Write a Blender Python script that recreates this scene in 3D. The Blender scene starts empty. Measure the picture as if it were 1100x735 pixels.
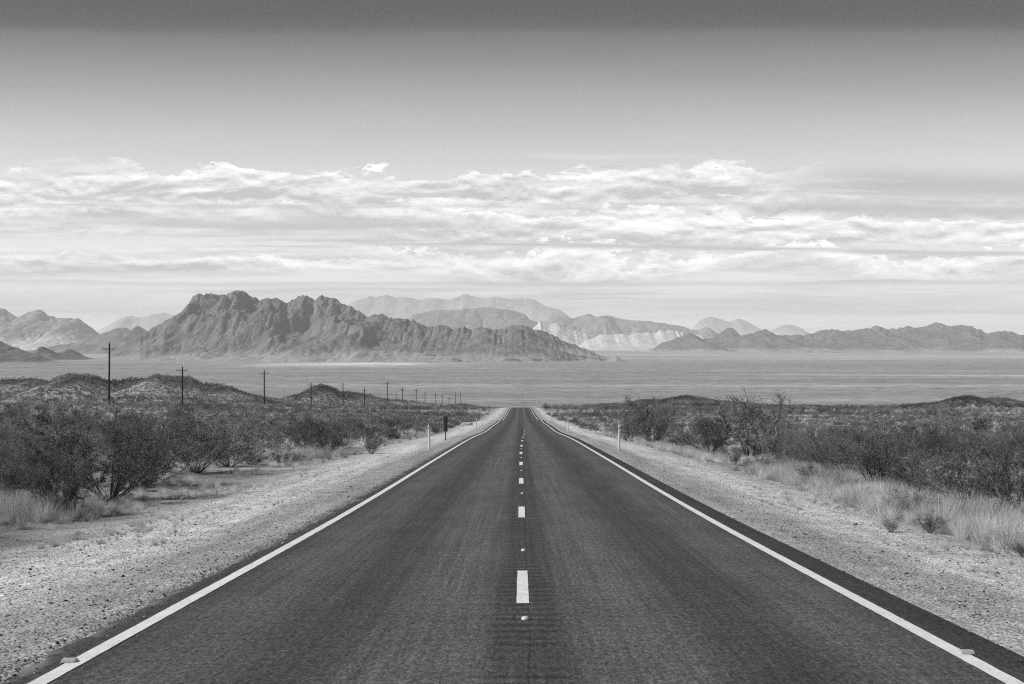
import bpy, math, random
import numpy as np

random.seed(7)
RS = np.random.RandomState(11)
S = bpy.context.scene
COL = S.collection
F = 1456.0            # focal length in photo pixels (1100 wide)
CXP, CYP = 550.0, 367.5

# ------------------------------------------------------------------ helpers
def mesh_from(name, verts, faces, mats=(), smooth=False, midx=None):
    """verts (n,3) array, faces list of (m,k) int arrays (k = 3 or 4)"""
    me = bpy.data.meshes.new(name)
    verts = np.asarray(verts, np.float32)
    if not isinstance(faces, (list, tuple)):
        faces = [faces]
    faces = [np.asarray(f, np.int32) for f in faces if len(f)]
    nl = sum(f.size for f in faces); npoly = sum(len(f) for f in faces)
    me.vertices.add(len(verts)); me.vertices.foreach_set('co', verts.ravel())
    me.loops.add(nl); me.loops.foreach_set('vertex_index', np.concatenate([f.ravel() for f in faces]))
    tot = np.concatenate([np.full(len(f), f.shape[1], np.int32) for f in faces])
    st = np.concatenate([[0], np.cumsum(tot)[:-1]]).astype(np.int32)
    me.polygons.add(npoly)
    me.polygons.foreach_set('loop_start', st)
    try: me.polygons.foreach_set('loop_total', tot)
    except Exception: pass
    for m in mats: me.materials.append(m)
    if midx is not None: me.polygons.foreach_set('material_index', np.asarray(midx, np.int32))
    me.polygons.foreach_set('use_smooth', np.full(npoly, smooth))
    me.update(calc_edges=True); me.validate()
    return me

def obj(name, me, parent=None, link=True):
    o = bpy.data.objects.new(name, me)
    if link: COL.objects.link(o)
    if parent: o.parent = parent
    return o

def tag(o, label=None, cat=None, group=None, kind=None):
    if label: o['label'] = label
    if cat: o['category'] = cat
    if group: o['group'] = group
    if kind: o['kind'] = kind
    return o

def empty(name, loc, rz=0.0):
    o = bpy.data.objects.new(name, None); COL.objects.link(o)
    o.location = loc; o.rotation_euler = (0, 0, rz); o.empty_display_size = .2
    return o

def grid_faces(nr, nc):
    i = np.arange(nr * nc).reshape(nr, nc)
    return np.stack([i[:-1, :-1], i[:-1, 1:], i[1:, 1:], i[1:, :-1]], -1).reshape(-1, 4)

def fattr(me, name, arr):
    a = me.attributes.new(name, 'FLOAT', 'POINT'); a.data.foreach_set('value', np.asarray(arr, np.float32).ravel())

def uvmap(me, u, v):
    uv = me.uv_layers.new(name='UVMap')
    li = np.empty(len(me.loops), np.int32); me.loops.foreach_get('vertex_index', li)
    uv.data.foreach_set('uv', np.stack([np.ravel(u)[li], np.ravel(v)[li]], -1).astype(np.float32).ravel())

# numpy value noise ------------------------------------------------------
def _h(ix, iy, s):
    n = (ix.astype(np.int64) * 374761393 + iy.astype(np.int64) * 668265263 + s * 974634777) & 0xffffffff
    n = ((n ^ (n >> 13)) * 1274126177) & 0xffffffff
    n = ((n ^ (n >> 16)) * 2246822519) & 0xffffffff
    return ((n ^ (n >> 15)) & 0xffffff) / float(0xffffff)
def vnoise(x, y, s=0):
    x = np.asarray(x, float); y = np.asarray(y, float)
    ix = np.floor(x); iy = np.floor(y); fx = x - ix; fy = y - iy
    fx = fx * fx * fx * (fx * (fx * 6 - 15) + 10); fy = fy * fy * fy * (fy * (fy * 6 - 15) + 10)
    a = _h(ix, iy, s); b = _h(ix + 1, iy, s); c = _h(ix, iy + 1, s); d = _h(ix + 1, iy + 1, s)
    return (a + (b - a) * fx) * (1 - fy) + (c + (d - c) * fx) * fy
def fbm(x, y, s=0, o=4, g=.5):
    t = 0; a = 1.; w = 0
    for k in range(o):
        t = t + a * vnoise(x * 2**k + 17.3 * k, y * 2**k - 9.1 * k, s + k); w += a; a *= g
    return t / w * 2 - 1
def ridged(x, y, s=0, o=4):
    t = 0; a = 1.; w = 0
    for k in range(o):
        t = t + a * (1 - abs(2 * vnoise(x * 2**k + 5.7 * k, y * 2**k + 3.3 * k, s + k) - 1)); w += a; a *= .5
    return t / w
def sstep(a, b, x):
    t = np.clip((np.asarray(x, float) - a) / (b - a), 0, 1); return t * t * (3 - 2 * t)

# ------------------------------------------------------------------ node helpers
class NT:
    def __init__(s, tree): s.t = tree; s.n = tree.nodes; s.l = tree.links
    def put(s, sock, v):
        if isinstance(v, bpy.types.NodeSocket): s.l.new(v, sock)
        elif v is not None: sock.default_value = v
    def node(s, typ, **kw):
        n = s.n.new(typ)
        for k, v in kw.items(): setattr(n, k, v)
        return n
    def m(s, op, a, b=None, c=None, clamp=False):
        n = s.n.new('ShaderNodeMath'); n.operation = op; n.use_clamp = clamp
        s.put(n.inputs[0], a)
        if b is not None: s.put(n.inputs[1], b)
        if c is not None: s.put(n.inputs[2], c)
        return n.outputs[0]
    def comb(s, x, y, z=0.0):
        n = s.n.new('ShaderNodeCombineXYZ')
        for i, v in enumerate((x, y, z)): s.put(n.inputs[i], v)
        return n.outputs[0]
    def sep(s, v):
        n = s.n.new('ShaderNodeSeparateXYZ'); s.put(n.inputs[0], v); return n.outputs
    def noise(s, vec, scale=1.0, detail=4.0, rough=.55, dist=0.0, typ=None):
        n = s.n.new('ShaderNodeTexNoise')
        if typ: n.noise_type = typ
        s.put(n.inputs['Vector'], vec); s.put(n.inputs['Scale'], scale); s.put(n.inputs['Detail'], detail)
        s.put(n.inputs['Roughness'], rough); s.put(n.inputs['Distortion'], dist)
        return n.outputs[0]
    def vor(s, vec, scale=1.0, feature='F1', out='Distance'):
        n = s.n.new('ShaderNodeTexVoronoi'); n.feature = feature
        s.put(n.inputs['Vector'], vec); s.put(n.inputs['Scale'], scale)
        return n.outputs[out]
    def mr(s, v, a, b, c=0.0, d=1.0, smooth=False):
        n = s.n.new('ShaderNodeMapRange')
        if smooth: n.interpolation_type = 'SMOOTHSTEP'
        for k, x in zip(('Value', 'From Min', 'From Max', 'To Min', 'To Max'), (v, a, b, c, d)): s.put(n.inputs[k], x)
        return n.outputs[0]
    def mix(s, f, a, b):
        n = s.n.new('ShaderNodeMix'); n.data_type = 'FLOAT'
        s.put(n.inputs[0], f); s.put(n.inputs[2], a); s.put(n.inputs[3], b); return n.outputs[0]
    def curve(s, v, pts):
        """piecewise-linear function of v through pts [(x, y)...]"""
        x0, x1 = pts[0][0], pts[-1][0]
        n = s.n.new('ShaderNodeFloatCurve'); c = n.mapping.curves[0]
        ys = [p[1] for p in pts]
        t = s.mr(v, x0, x1, 0.0, 1.0)
        q = [((x - x0) / (x1 - x0), y) for x, y in pts]
        c.points[0].location = q[0]; c.points[1].location = q[-1]
        for p in q[1:-1]: c.points.new(*p)
        for p in c.points: p.handle_type = 'AUTO_CLAMPED'
        n.mapping.use_clip = False
        n.mapping.update(); s.put(n.inputs['Value'], t); return n.outputs[0]
    def attr(s, name):
        n = s.n.new('ShaderNodeAttribute'); n.attribute_name = name; return n.outputs['Fac']
    def gray(s, v):
        n = s.n.new('ShaderNodeCombineColor')
        for i in range(3): s.put(n.inputs[i], v)
        return n.outputs[0]

def material(name, build, rough=.85, spec=.3):
    mt = bpy.data.materials.new(name); mt.use_nodes = True
    t = NT(mt.node_tree); t.n.clear()
    out = t.node('ShaderNodeOutputMaterial'); b = t.node('ShaderNodeBsdfPrincipled')
    b.inputs['Roughness'].default_value = rough
    b.inputs['Specular IOR Level'].default_value = spec
    t.l.new(b.outputs[0], out.inputs[0])
    r = build(t)
    if not isinstance(r, dict): r = {'v': r}
    v = r['v']
    if isinstance(v, bpy.types.NodeSocket): t.l.new(t.gray(v), b.inputs['Base Color'])
    else: b.inputs['Base Color'].default_value = (v, v, v, 1)
    if 'thin' in r:
        tl = t.node('ShaderNodeBsdfTranslucent'); ms = t.node('ShaderNodeMixShader'); ms.inputs[0].default_value = r['thin']
        t.l.new(t.gray(t.m('MULTIPLY', v, 1.5)), tl.inputs[0]); t.l.new(b.outputs[0], ms.inputs[1]); t.l.new(tl.outputs[0], ms.inputs[2]); t.l.new(ms.outputs[0], out.inputs[0])
    if 'rough' in r: t.put(b.inputs['Roughness'], r['rough'])
    if 'bump' in r:
        bn = t.node('ShaderNodeBump'); bn.inputs['Strength'].default_value = r.get('bs', 1.0)
        bn.inputs['Distance'].default_value = r.get('bd', .01)
        t.l.new(r['bump'], bn.inputs['Height']); t.l.new(bn.outputs[0], b.inputs['Normal'])
    return mt

# ------------------------------------------------------------------ terrain shape
PR = np.array([(-400, 19.0), (-60, 1.3), (0, -1.96), (10, -2.52), (28, -3.52), (58, -4.98), (93, -6.7), (145, -9.5), (180, -11.1),
      (215, -12.8), (243, -14.0), (252, -14.5), (262, -15.3), (272, -15.8), (285, -16.3), (350, -18.95), (450, -22.6), (500, -24.5), (531, -25.65), (550, -26.6),
      (620, -30.8), (900, -44.5), (1300, -65.5), (1600, -82), (2200, -118), (2700, -140), (3200, -149), (4200, -151), (70000, -151)], float)
def _pchip(xp, yp):
    h = np.diff(xp); d = np.diff(yp) / h
    m = np.zeros(len(xp)); m[0] = d[0]; m[-1] = d[-1]
    for i in range(1, len(xp) - 1):
        if d[i-1] * d[i] > 0:
            w1 = 2 * h[i] + h[i-1]; w2 = h[i] + 2 * h[i-1]
            m[i] = (w1 + w2) / (w1 / d[i-1] + w2 / d[i])
    def f(x):
        x = np.asarray(x, float); k = np.clip(np.searchsorted(xp, x) - 1, 0, len(xp) - 2)
        t = (x - xp[k]) / h[k]
        t = np.clip(t, 0, 1)
        return ((1+2*t)*(1-t)**2)*yp[k] + t*(1-t)**2*h[k]*m[k] + t*t*(3-2*t)*yp[k+1] + t*t*(t-1)*h[k]*m[k+1]
    return f
prof = _pchip(PR[:, 0], PR[:, 1])
SM = lambda y: (prof(np.asarray(y) - 40) + prof(np.asarray(y)) + prof(np.asarray(y) + 40)) / 3
def roadx(y): return 0.046 + 0.00618 * np.asarray(y, float)
# hills: photo px x of the top, depth, photo py of the crest, half width across (m), half depth (m)
HILLS = [(88, 600, 402.5, 34, 50), (30, 640, 406, 60, 60), (-60, 620, 404, 60, 60), (138, 610, 407, 36, 44), (180, 590, 402, 34, 46), (222, 600, 411, 34, 44), (255, 640, 422, 40, 44),
         (345, 800, 413, 24, 40), (322, 790, 424, 24, 34), (372, 810, 420, 36, 44), (415, 830, 428, 46, 44), (-160, 700, 400, 80, 60),
         (738, 560, 425, 20, 34), (700, 560, 429.5, 18, 30), (778, 570, 430.5, 22, 30), (656, 600, 433, 20, 30), (862, 600, 434.5, 34, 34),
         (1040, 520, 425.5, 14, 24), (1072, 520, 427.0, 15, 24), (1012, 530, 432.5, 9, 18), (1130, 540, 430, 22, 30), (500, 700, 433, 22, 40)]
def ground(x, y):
    x = np.asarray(x, float); y = np.asarray(y, float)
    lat = x - roadx(y); al = abs(lat)
    w = sstep(12, 60, al)
    z = prof(y) * (1 - w) + SM(y) * w
    near = 1 - sstep(900, 3000, y)
    # left land is a little higher than the road, right land too
    z = z + near * np.where(lat < 0, sstep(25, 85, al) * 2.4 * (1 - sstep(280, 520, y)), sstep(25, 90, al) * .9 * (1 - sstep(120, 300, y)))
    # shoulders fall away from the road
    z = z - .035 - .10 * sstep(4.4, 6.5, al) - .22 * sstep(6.5, 10, al) + .12 * sstep(11, 18, al)
    z = z + near * sstep(7, 30, al) * (.35 * fbm(x / 14, y / 14, 3, 3) + .5 * fbm(x / 60, y / 60, 4, 2))
    z = z + sstep(4.6, 7, al) * .035 * fbm(x / 1.3, y / 1.3, 5, 3) * (1 - sstep(60, 120, y))
    z = z - .09 * (1 - sstep(3.9, 4.15, al)) * (1 - sstep(1e9, 2e9, y))
    rough = fbm(x / 11, y / 11, 8, 6, .66) * 1.0
    base = SM(y)
    hz = np.zeros_like(z)
    for px, d, py, hx, hy in HILLS:
        cx = (px - CXP) * d / F; top = (CYP - py) * d / F - float(SM(d)) - .6
        r = np.sqrt(((x - cx) / hx) ** 2 + ((y - d) / hy) ** 2)
        b = np.exp(-(r * 1.25) ** 2 * 1.05)
        hz = np.maximum(hz, top * b * (1 + 0 * x)) + .18 * np.minimum(hz, top * b) * (hz > 0) * 0
    hz = hz * (1 + .22 * rough)
    z = z + hz * sstep(12, 30, al)
    z = z + sstep(3000, 9000, y) * 3 * fbm(x / 900, y / 900, 9, 3)
    return z
def hillmask(x, y):
    m = np.zeros_like(np.asarray(x, float))
    for px, d, py, hx, hy in HILLS:
        cx = (px - CXP) * d / F
        m = np.maximum(m, np.exp(-((((x - cx) / hx) ** 2 + ((y - d) / hy) ** 2) * 1.6)))
    return m
def at(px, py):
    """point of the ground seen at photo pixel (px, py)"""
    d = np.concatenate([np.arange(9, 120, .1), np.arange(120, 560, .5)])
    x = (px - CXP) * d / F; z = (CYP - py) * d / F
    g = ground(x, d); k = np.argmax(g >= z)
    return float(x[k]), float(d[k]), float(g[k])

ys = np.concatenate([np.array([-2500, -1500, -900, -600]), np.arange(-400, -40, 20), np.arange(-40, 6, 1.0), np.arange(6, 36, .2)])
y = 36.0; L = [];
while y < 1800: L.append(y); y *= 1.009 if y > 55 else 1.006
while y < 16000: L.append(y); y *= 1.02
while y < 66000: L.append(y); y *= 1.06
ys = np.concatenate([ys, L, [66000]])
xs = list(np.arange(0, 3.7, .6)) + list(np.arange(3.7, 5.4, .1)) + list(np.arange(5.4, 14, .22))
x = 14.0; st = .25
while x < 450: xs.append(x); x += st; st = min(max(st * 1.035, .25), 3.2)
while x < 2000: xs.append(x); x *= 1.02
while x < 52000: xs.append(x); x *= 1.07
xs = np.array(xs + [52000.]); xs = np.concatenate([-xs[:0:-1], xs])
YY, XL = np.meshgrid(ys, xs, indexing='ij')
XX = XL + roadx(YY) * (1 - sstep(2000, 9000, YY))
ZZ = ground(XX, YY)

# --- ground material
def mat_ground(t):
    uv = t.node('ShaderNodeUVMap').outputs[0]
    geo = t.node('ShaderNodeTexCoord').outputs['Object']
    lat, dist, _ = t.sep(uv)
    al = t.m('ABSOLUTE', lat)
    wob = t.m('MULTIPLY', t.m('SUBTRACT', t.noise(geo, .35, 4), .5), 5.0)
    alw = t.m('ADD', al, wob)
    grav = t.mr(alw, 10.5, 7.0, 0, 1, True)                      # graded gravel verge
    # gravel: pale stones with dark ones and gaps
    c1 = t.vor(geo, 26.0, 'F1', 'Color'); c1 = t.sep(c1)[0]
    c2 = t.vor(geo, 60.0, 'F1', 'Color'); c2 = t.sep(c2)[1]
    d1 = t.vor(geo, 26.0)
    big = t.noise(geo, 1.3, 5, .6)
    fine = t.noise(geo, 9.0, 5, .7)
    gv = t.m('ADD', .34, t.m('MULTIPLY', c1, .40))
    gv = t.m('ADD', gv, t.m('MULTIPLY', t.m('SUBTRACT', c2, .5), .16))
    dark = t.mr(t.noise(geo, 17.0, 4, .8), .55, .62, 0, 1)
    gv = t.mix(t.m('MULTIPLY', dark, .75), gv, .09)
    gv = t.m('MULTIPLY', gv, t.mr(big, .3, .7, .74, 1.18))
    # pale compacted band close to the pavement, darker band further out
    band = t.m('ADD', t.mr(t.m('ADD', al, t.m('MULTIPLY', wob, .2)), 4.9, 6.2, .72, 1.16, True), t.mr(al, 6.6, 8.5, 0, -.25, True))
    rut = t.noise(t.comb(t.m('MULTIPLY', lat, 1.6), t.m('MULTIPLY', dist, .06), 4.0), 1.0, 5, .65)
    gv = t.m('MULTIPLY', gv, t.mr(rut, .35, .65, .74, 1.14))
    gv = t.m('MULTIPLY', gv, band)
    # desert floor
    sv = t.mix(t.mr(t.noise(geo, .22, 6, .65), .40, .60, 0, 1, True), .17, .36)
    sv = t.m('MULTIPLY', sv, t.mr(fine, .3, .7, .6, 1.35))
    sv = t.m('MULTIPLY', sv, t.mr(t.noise(geo, .035, 5, .6), .35, .65, .75, 1.25))
    v = t.mix(grav, sv, gv)
    # hills: rubble slopes with dark rocky caps
    hm = t.attr('hill'); cap = t.attr('cap')
    hv = t.mix(t.mr(t.noise(geo, .55, 8, .8), .45, .53, 0, 1), .04, .40)
    hv = t.mix(t.m('MULTIPLY', cap, t.mr(t.noise(geo, .16, 6, .8), .3, .5, .4, 1)), hv, .035)
    v = t.mix(t.mr(hm, .12, .5, 0, .9), v, hv)
    # far valley: scrub plain with pale playa streaks
    far = t.mr(dist, 1200, 3200, 0, 1)
    st = t.m('MULTIPLY', dist, .001)
    gx = t.sep(geo)
    sx = t.comb(t.m('MULTIPLY', gx[0], .00025), t.m('MULTIPLY', gx[1], .0022), 0.0)
    n1 = t.noise(sx, 1.0, 7, .62)
    n2 = t.noise(t.comb(t.m('MULTIPLY', gx[0], .004), t.m('MULTIPLY', gx[1], .006), 0), 1.0, 8, .75)
    fv = t.m('MULTIPLY', t.mr(n1, .3, .7, .21, .32), t.mr(n2, .3, .7, .7, 1.3))
    fv = t.m('ADD', fv, t.m('MULTIPLY', t.attr('pale'), t.mr(n2, .3, .65, .15, .50)))
    dots = t.mr(t.noise(geo, .022, 6, .8), .50, .60, 0, .5)
    fv = t.m('MULTIPLY', fv, t.m('SUBTRACT', 1.12, dots))
    v = t.mix(far, v, fv)
    nearf = t.mr(dist, 60, 160, 1, 0)
    h = t.m('ADD', t.m('MULTIPLY', t.m('SUBTRACT', 1.0, d1), .5), t.m('MULTIPLY', fine, 1.0))
    h = t.m('ADD', h, t.m('MULTIPLY', big, 1.5))
    return {'v': v, 'bump': t.m('MULTIPLY', h, nearf), 'bd': .05, 'bs': .7}
M = {}
M['ground'] = material('desert_ground', mat_ground, .95, .1)
me = mesh_from('ground', np.stack([XX, YY, ZZ], -1).reshape(-1, 3), grid_faces(*XX.shape), [M['ground']], True)
LATm = XX - roadx(YY)
uvmap(me, np.where(YY > 2500, 9999.0, LATm), YY)
HM = hillmask(XX, YY)
fattr(me, 'hill', HM * (YY < 1500))
cap = sstep(.55, .9, HM + .25 * fbm(XX / 14, YY / 14, 21, 3)) * (YY < 1500)
fattr(me, 'cap', cap)
PXm = CXP + XX * F / np.maximum(YY, 1); 
def pband(y0, y1, soft=.15):
    return sstep(y0 * (1 - soft), y0, YY) * (1 - sstep(y1, y1 * (1 + soft), YY))
wv = 300 * fbm(XX / 2500, YY / 2500, 31, 3)
def ln(y0, tilt, wid):                      # pale line crossing the valley floor
    return np.exp(-((YY - (y0 + tilt * XX) - .4 * wv) / wid) ** 2)
pale = (.85 * ln(4650, .02, 150) * sstep(-1400, 300, XX) + .45 * ln(4700, -.1, 130) * (XX < 0) + 2.2 * ln(6700, -.30, 110) * sstep(900, 1500, XX)
        + .5 * ln(7600, -.2, 200) + .5 * ln(3550, 0, 60) * sstep(0, 800, XX) + .3 * ln(5600, .05, 120) * sstep(400, 900, XX))
fan = np.exp(-((XX + 1150) / 700) ** 2) * np.exp(-((YY - 9100) / 900) ** 2)
pale = pale + 3.4 * fan * (.5 + vnoise(XX / 260, YY / 700, 38)) + 1.0 * sstep(9500, 13000, YY + 2500 * fbm(XX / 2200, YY / 4000, 35, 4)) + .45 * sstep(9000, 11500, YY + 1500 * fbm(XX / 900, YY / 3000, 36, 4)) * (1 - sstep(12000, 15000, YY)) + .35 * np.exp(-((YY - 15500) / 2000) ** 2) + .25 * sstep(19000, 24000, YY)
fattr(me, 'pale', np.clip(pale * .34 * (.2 + 1.3 * vnoise(XX / 900, YY / 250, 33)), 0, 1.2))
gobj = obj('ground', me); tag(gobj, kind='structure')

# ------------------------------------------------------------------ road
def strip(name, u0, u1, rows, lift, mat, nu=2, jitter=None):
    us = np.linspace(0, 1, nu)
    a = np.full(len(rows), u0) if not callable(u0) else u0(rows)
    b = np.full(len(rows), u1) if not callable(u1) else u1(rows)
    U = a[:, None] + (b - a)[:, None] * us[None]
    Yv = np.repeat(rows[:, None], nu, 1)
    crown = -.012 * abs(U)
    Z = prof(Yv) + crown + lift
    X = U + roadx(Yv)
    me = mesh_from(name, np.stack([X, Yv, Z], -1).reshape(-1, 3), grid_faces(len(rows), nu), [mat], True)
    uvmap(me, U, Yv); return me
rrows = ys[(ys > -61) & (ys < 1500)]
def mat_asphalt(t):
    u, v, _ = t.sep(t.node('ShaderNodeUVMap').outputs[0])
    geo = t.node('ShaderNodeTexCoord').outputs['Object']
    uw = t.m('ADD', u, t.m('MULTIPLY', t.m('SUBTRACT', t.noise(t.comb(0.0, t.m('MULTIPLY', v, .05), 0.0), 1.0, 3), .5), .25))
    tr = t.curve(uw, [(-4.8, .50), (-4.0, .42), (-3.72, .36), (-3.45, .42), (-2.9, .56), (-2.3, .44), (-1.85, .37), (-1.3, .52), (-.8, .60), (-.38, .52), (-.16, .36), (.20, .36),
                      (.45, .54), (1.0, .62), (1.5, .48), (2.0, .37), (2.5, .44), (3.0, .57), (3.45, .50), (3.7, .42), (3.84, .30), (4.1, .26), (4.8, .28)])
    st = t.noise(t.comb(t.m('MULTIPLY', u, 9.0), t.m('MULTIPLY', v, .08), 0.0), 1.0, 8, .8)       # long streaks
    st2 = t.noise(t.comb(t.m('MULTIPLY', u, 1.2), t.m('MULTIPLY', v, .35), 0.0), 1.0, 5, .6)
    ag = t.noise(geo, 45.0, 4, .9)
    ag2 = t.sep(t.vor(geo, 55.0, 'F1', 'Color'))[0]
    k = t.m('ADD', t.m('MULTIPLY', tr, .158), -.010)
    k = t.m('MULTIPLY', k, t.mr(st, .3, .7, .58, 1.42))
    mg = t.noise(t.comb(t.m('MULTIPLY', u, 22.0), t.m('MULTIPLY', v, 7.0), 2.0), 1.0, 6, .9)
    k = t.m('MULTIPLY', k, t.mr(mg, .36, .64, .22, 1.9))
    k = t.m('MULTIPLY', k, t.mr(st2, .3, .7, .82, 1.18))
    k = t.m('MULTIPLY', k, t.mr(ag, .37, .63, .2, 1.95))
    k = t.m('MULTIPLY', k, t.mr(ag2, 0, 1, .72, 1.28))
    # worn rumble ripples along the middle
    rm = t.m('MULTIPLY', t.mr(t.m('ABSOLUTE', t.m('SUBTRACT', u, .02)), .16, .42, 1, 0, True), t.mr(t.noise(t.comb(u, t.m('MULTIPLY', v, .5), 3.0), 1.0, 4), .38, .6, .15, 1))
    ph = t.m('ADD', t.m('MULTIPLY', v, 2 * math.pi / .36), t.m('MULTIPLY', t.noise(t.comb(t.m('MULTIPLY', u, 2.0), v, 0), 1.5, 3), 5.0))
    rip = t.m('SINE', ph)
    k = t.m('MULTIPLY', k, t.m('ADD', 1.0, t.m('MULTIPLY', t.m('MULTIPLY', rip, rm), .45)))
    jl = t.m('ABSOLUTE', t.m('SUBTRACT', t.m('SUBTRACT', u, .03), t.m('MULTIPLY', t.m('SUBTRACT', t.noise(t.comb(0.0, v, 8.0), .9, 6, .7), .5), .16)))
    k = t.m('MULTIPLY', k, t.mr(jl, .004, .013, .55, 1.0))
    # fine transverse texture fading away from the middle
    tf = t.noise(t.comb(t.m('MULTIPLY', u, .8), t.m('MULTIPLY', v, 5.5), 0), 1.0, 4, .7)
    k = t.m('MULTIPLY', k, t.mr(tf, .3, .7, .86, 1.14))
    # grit washed over the pavement edges
    gn = t.noise(t.comb(t.m('MULTIPLY', u, 2.0), t.m('MULTIPLY', v, .7), 6.0), 1.0, 7, .7)
    ea = t.m('MAXIMUM', t.m('SUBTRACT', u, .40), t.m('MULTIPLY', u, -1.0))
    gr = t.mr(t.m('ADD', ea, t.m('MULTIPLY', t.m('SUBTRACT', gn, .5), 1.1)), 3.92, 4.12, 0, .85, True)
    k = t.mix(gr, k, t.mr(ag, .35, .65, .10, .34))
    hb = t.m('ADD', t.m('MULTIPLY', ag, .5), t.m('ADD', t.m('MULTIPLY', ag2, .35), t.m('MULTIPLY', t.m('MULTIPLY', rip, rm), 2.2)))
    return {'v': k, 'bump': hb, 'bd': .006, 'bs': .55}
M['asphalt'] = material('asphalt', mat_asphalt, .82, .28)
eR = lambda r: 4.42 + .16 * fbm(r / .9, r * 0, 41, 5, .7) + .22 * fbm(r / 4, r * 0, 42, 2)
eL = lambda r: -(4.04 + .12 * fbm(r / .9, r * 0, 43, 5, .7) + .09 * fbm(r / 6, r * 0, 44, 2))
me = strip('road', eL, eR, rrows, 0.012, M['asphalt'], 25)
road = obj('road', me); tag(road, kind='structure')
# pavement edge: give the slab a thickness and a ragged skirt
def skirt(side, fn):
    e = fn(rrows); sg = side
    cols = [e, e + sg * .012, e + sg * .10]
    zz = [prof(rrows) - .012 * abs(e) + .0125, prof(rrows) - .012 * abs(e) - .03, prof(rrows) - .12]
    X = np.stack([c + roadx(rrows) for c in cols], 1); Z = np.stack(zz, 1); Yv = np.repeat(rrows[:, None], 3, 1)
    me = mesh_from('road_edge', np.stack([X, Yv, Z], -1).reshape(-1, 3), grid_faces(len(rrows), 3), [M['asphalt']], False)
    uvmap(me, np.stack(cols, 1), Yv)
    o = obj('road_edge', me); tag(o, kind='structure')
skirt(1, eR); skirt(-1, eL)

def mat_paint(t):
    geo = t.node('ShaderNodeTexCoord').outputs['Object']
    n = t.noise(geo, 28.0, 4, .7); n2 = t.noise(geo, 3.0, 4, .6)
    v = t.mix(t.mr(n, .54, .66, 0, .6), .76, .22)
    return {'v': t.m('MULTIPLY', v, t.mr(n2, .3, .7, .88, 1.06)), 'bump': n, 'bd': .003, 'bs': .4}
M['paint'] = material('road_paint', mat_paint, .6, .3)
# markings: continuous edge lines and the broken centre line in one sheet
V = []; Fq = []
def add_strip(u0, u1, rows):
    o_ = sum(len(a) for a in V)
    jl = .006 * fbm(rows / .12, rows * 0, 51, 3); jr = .006 * fbm(rows / .12, rows * 0 + 9, 52, 3)
    P = []
    for uu in (u0 + jl, u1 + jr):
        P.append(np.stack([uu + roadx(rows), rows, prof(rows) - .012 * abs(uu) + .017 + np.clip(rows, 0, 600) * 4e-5], -1))
    P = np.stack(P, 1).reshape(-1, 3); V.append(P); Fq.append(grid_faces(len(rows), 2) + o_)
def fine_rows(a, b):
    r = rrows[(rrows > a) & (rrows < b)]; return np.unique(np.concatenate([[a], r, [b]]))
add_strip(-3.735, -3.585, fine_rows(-60, 1400)); add_strip(3.585, 3.735, fine_rows(-60, 1400))
dash0 = F * 7.3 / 747.0
for k in range(-5, 60):
    a = dash0 + 12.2 * k; r_ = np.linspace(a, a + 3.05, 14) if a < 60 else fine_rows(a, a + 3.05)
    du = .42 * sstep(60, 150, r_) * (1 - sstep(165, 230, r_)); wn = 1 - .62 * float(sstep(125, 150, a))
    add_strip(-.02 - .065 * wn + du, -.02 + .065 * wn + du, r_)
mk = obj('road_markings', mesh_from('road_markings', np.concatenate(V), [np.concatenate(Fq)], [M['paint']])); tag(mk, kind='structure')

# ------------------------------------------------------------------ mountains (eroded height fields)
def erode(z, dx, iters, K, mexp=.45, up=None, dif=.02):
    nr, nc = z.shape; N = nr * nc
    offs = [(-1,-1),(-1,0),(-1,1),(0,-1),(0,1),(1,-1),(1,0),(1,1)]
    idx = np.arange(N).reshape(nr, nc)
    for it in range(iters):
        best = np.zeros((nr, nc)); rec = idx.copy(); dl = np.full((nr, nc), dx)
        P = np.pad(z, 1, mode='edge'); PI = np.pad(idx, 1, mode='edge')
        for (a, b) in offs:
            L_ = dx * math.hypot(a, b)
            s = (z - P[1+a:1+a+nr, 1+b:1+b+nc]) / L_
            m = s > best
            best[m] = s[m]; rec[m] = PI[1+a:1+a+nr, 1+b:1+b+nc][m]; dl[m] = L_
        zf = z.ravel(); order = np.argsort(zf, kind='stable'); ol = order.tolist(); rl = rec.ravel().tolist()
        A = [1.0] * N
        for i in reversed(ol):
            r = rl[i]
            if r != i: A[r] += A[i]
        An = np.array(A)
        Fk = (K * (An ** mexp) / dl.ravel() * dx / 10).tolist()
        zl = zf.tolist()
        for i in ol:
            r = rl[i]
            if r != i:
                f = Fk[i]; zl[i] = (zl[i] + f * zl[r]) / (1 + f)
        z = np.array(zl).reshape(nr, nc)
        if up is not None: z = z + up
        # hillslope smoothing
        P = np.pad(z, 1, mode='edge')
        z = z + dif * (P[:-2,1:-1] + P[2:,1:-1] + P[1:-1,:-2] + P[1:-1,2:] - 4 * z)
    return z, An.reshape(nr, nc)

def mat_rock(name, lo, hi, skirtv, wash=.12, fscale=.004):
    def b(t):
        geo = t.node('ShaderNodeTexCoord').outputs['Object']
        n = t.noise(geo, fscale, 8, .7); n2 = t.noise(geo, fscale * 6, 6, .75)
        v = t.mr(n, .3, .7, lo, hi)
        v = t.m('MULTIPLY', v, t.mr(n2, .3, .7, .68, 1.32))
        fl = t.attr('flow'); sk = t.attr('skirt')
        v = t.m('ADD', v, t.m('MULTIPLY', fl, wash))
        sv = t.m('MULTIPLY', skirtv, t.mr(n2, .3, .7, .8, 1.2))
        v = t.mix(sk, v, sv)
        return {'v': v, 'bump': t.m('ADD', n2, t.m('MULTIPLY', t.noise(geo, fscale * 2.2, 8, .8), 2.0)), 'bd': 14.0, 'bs': .55}
    return material(name, b, .95, .05)

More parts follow.
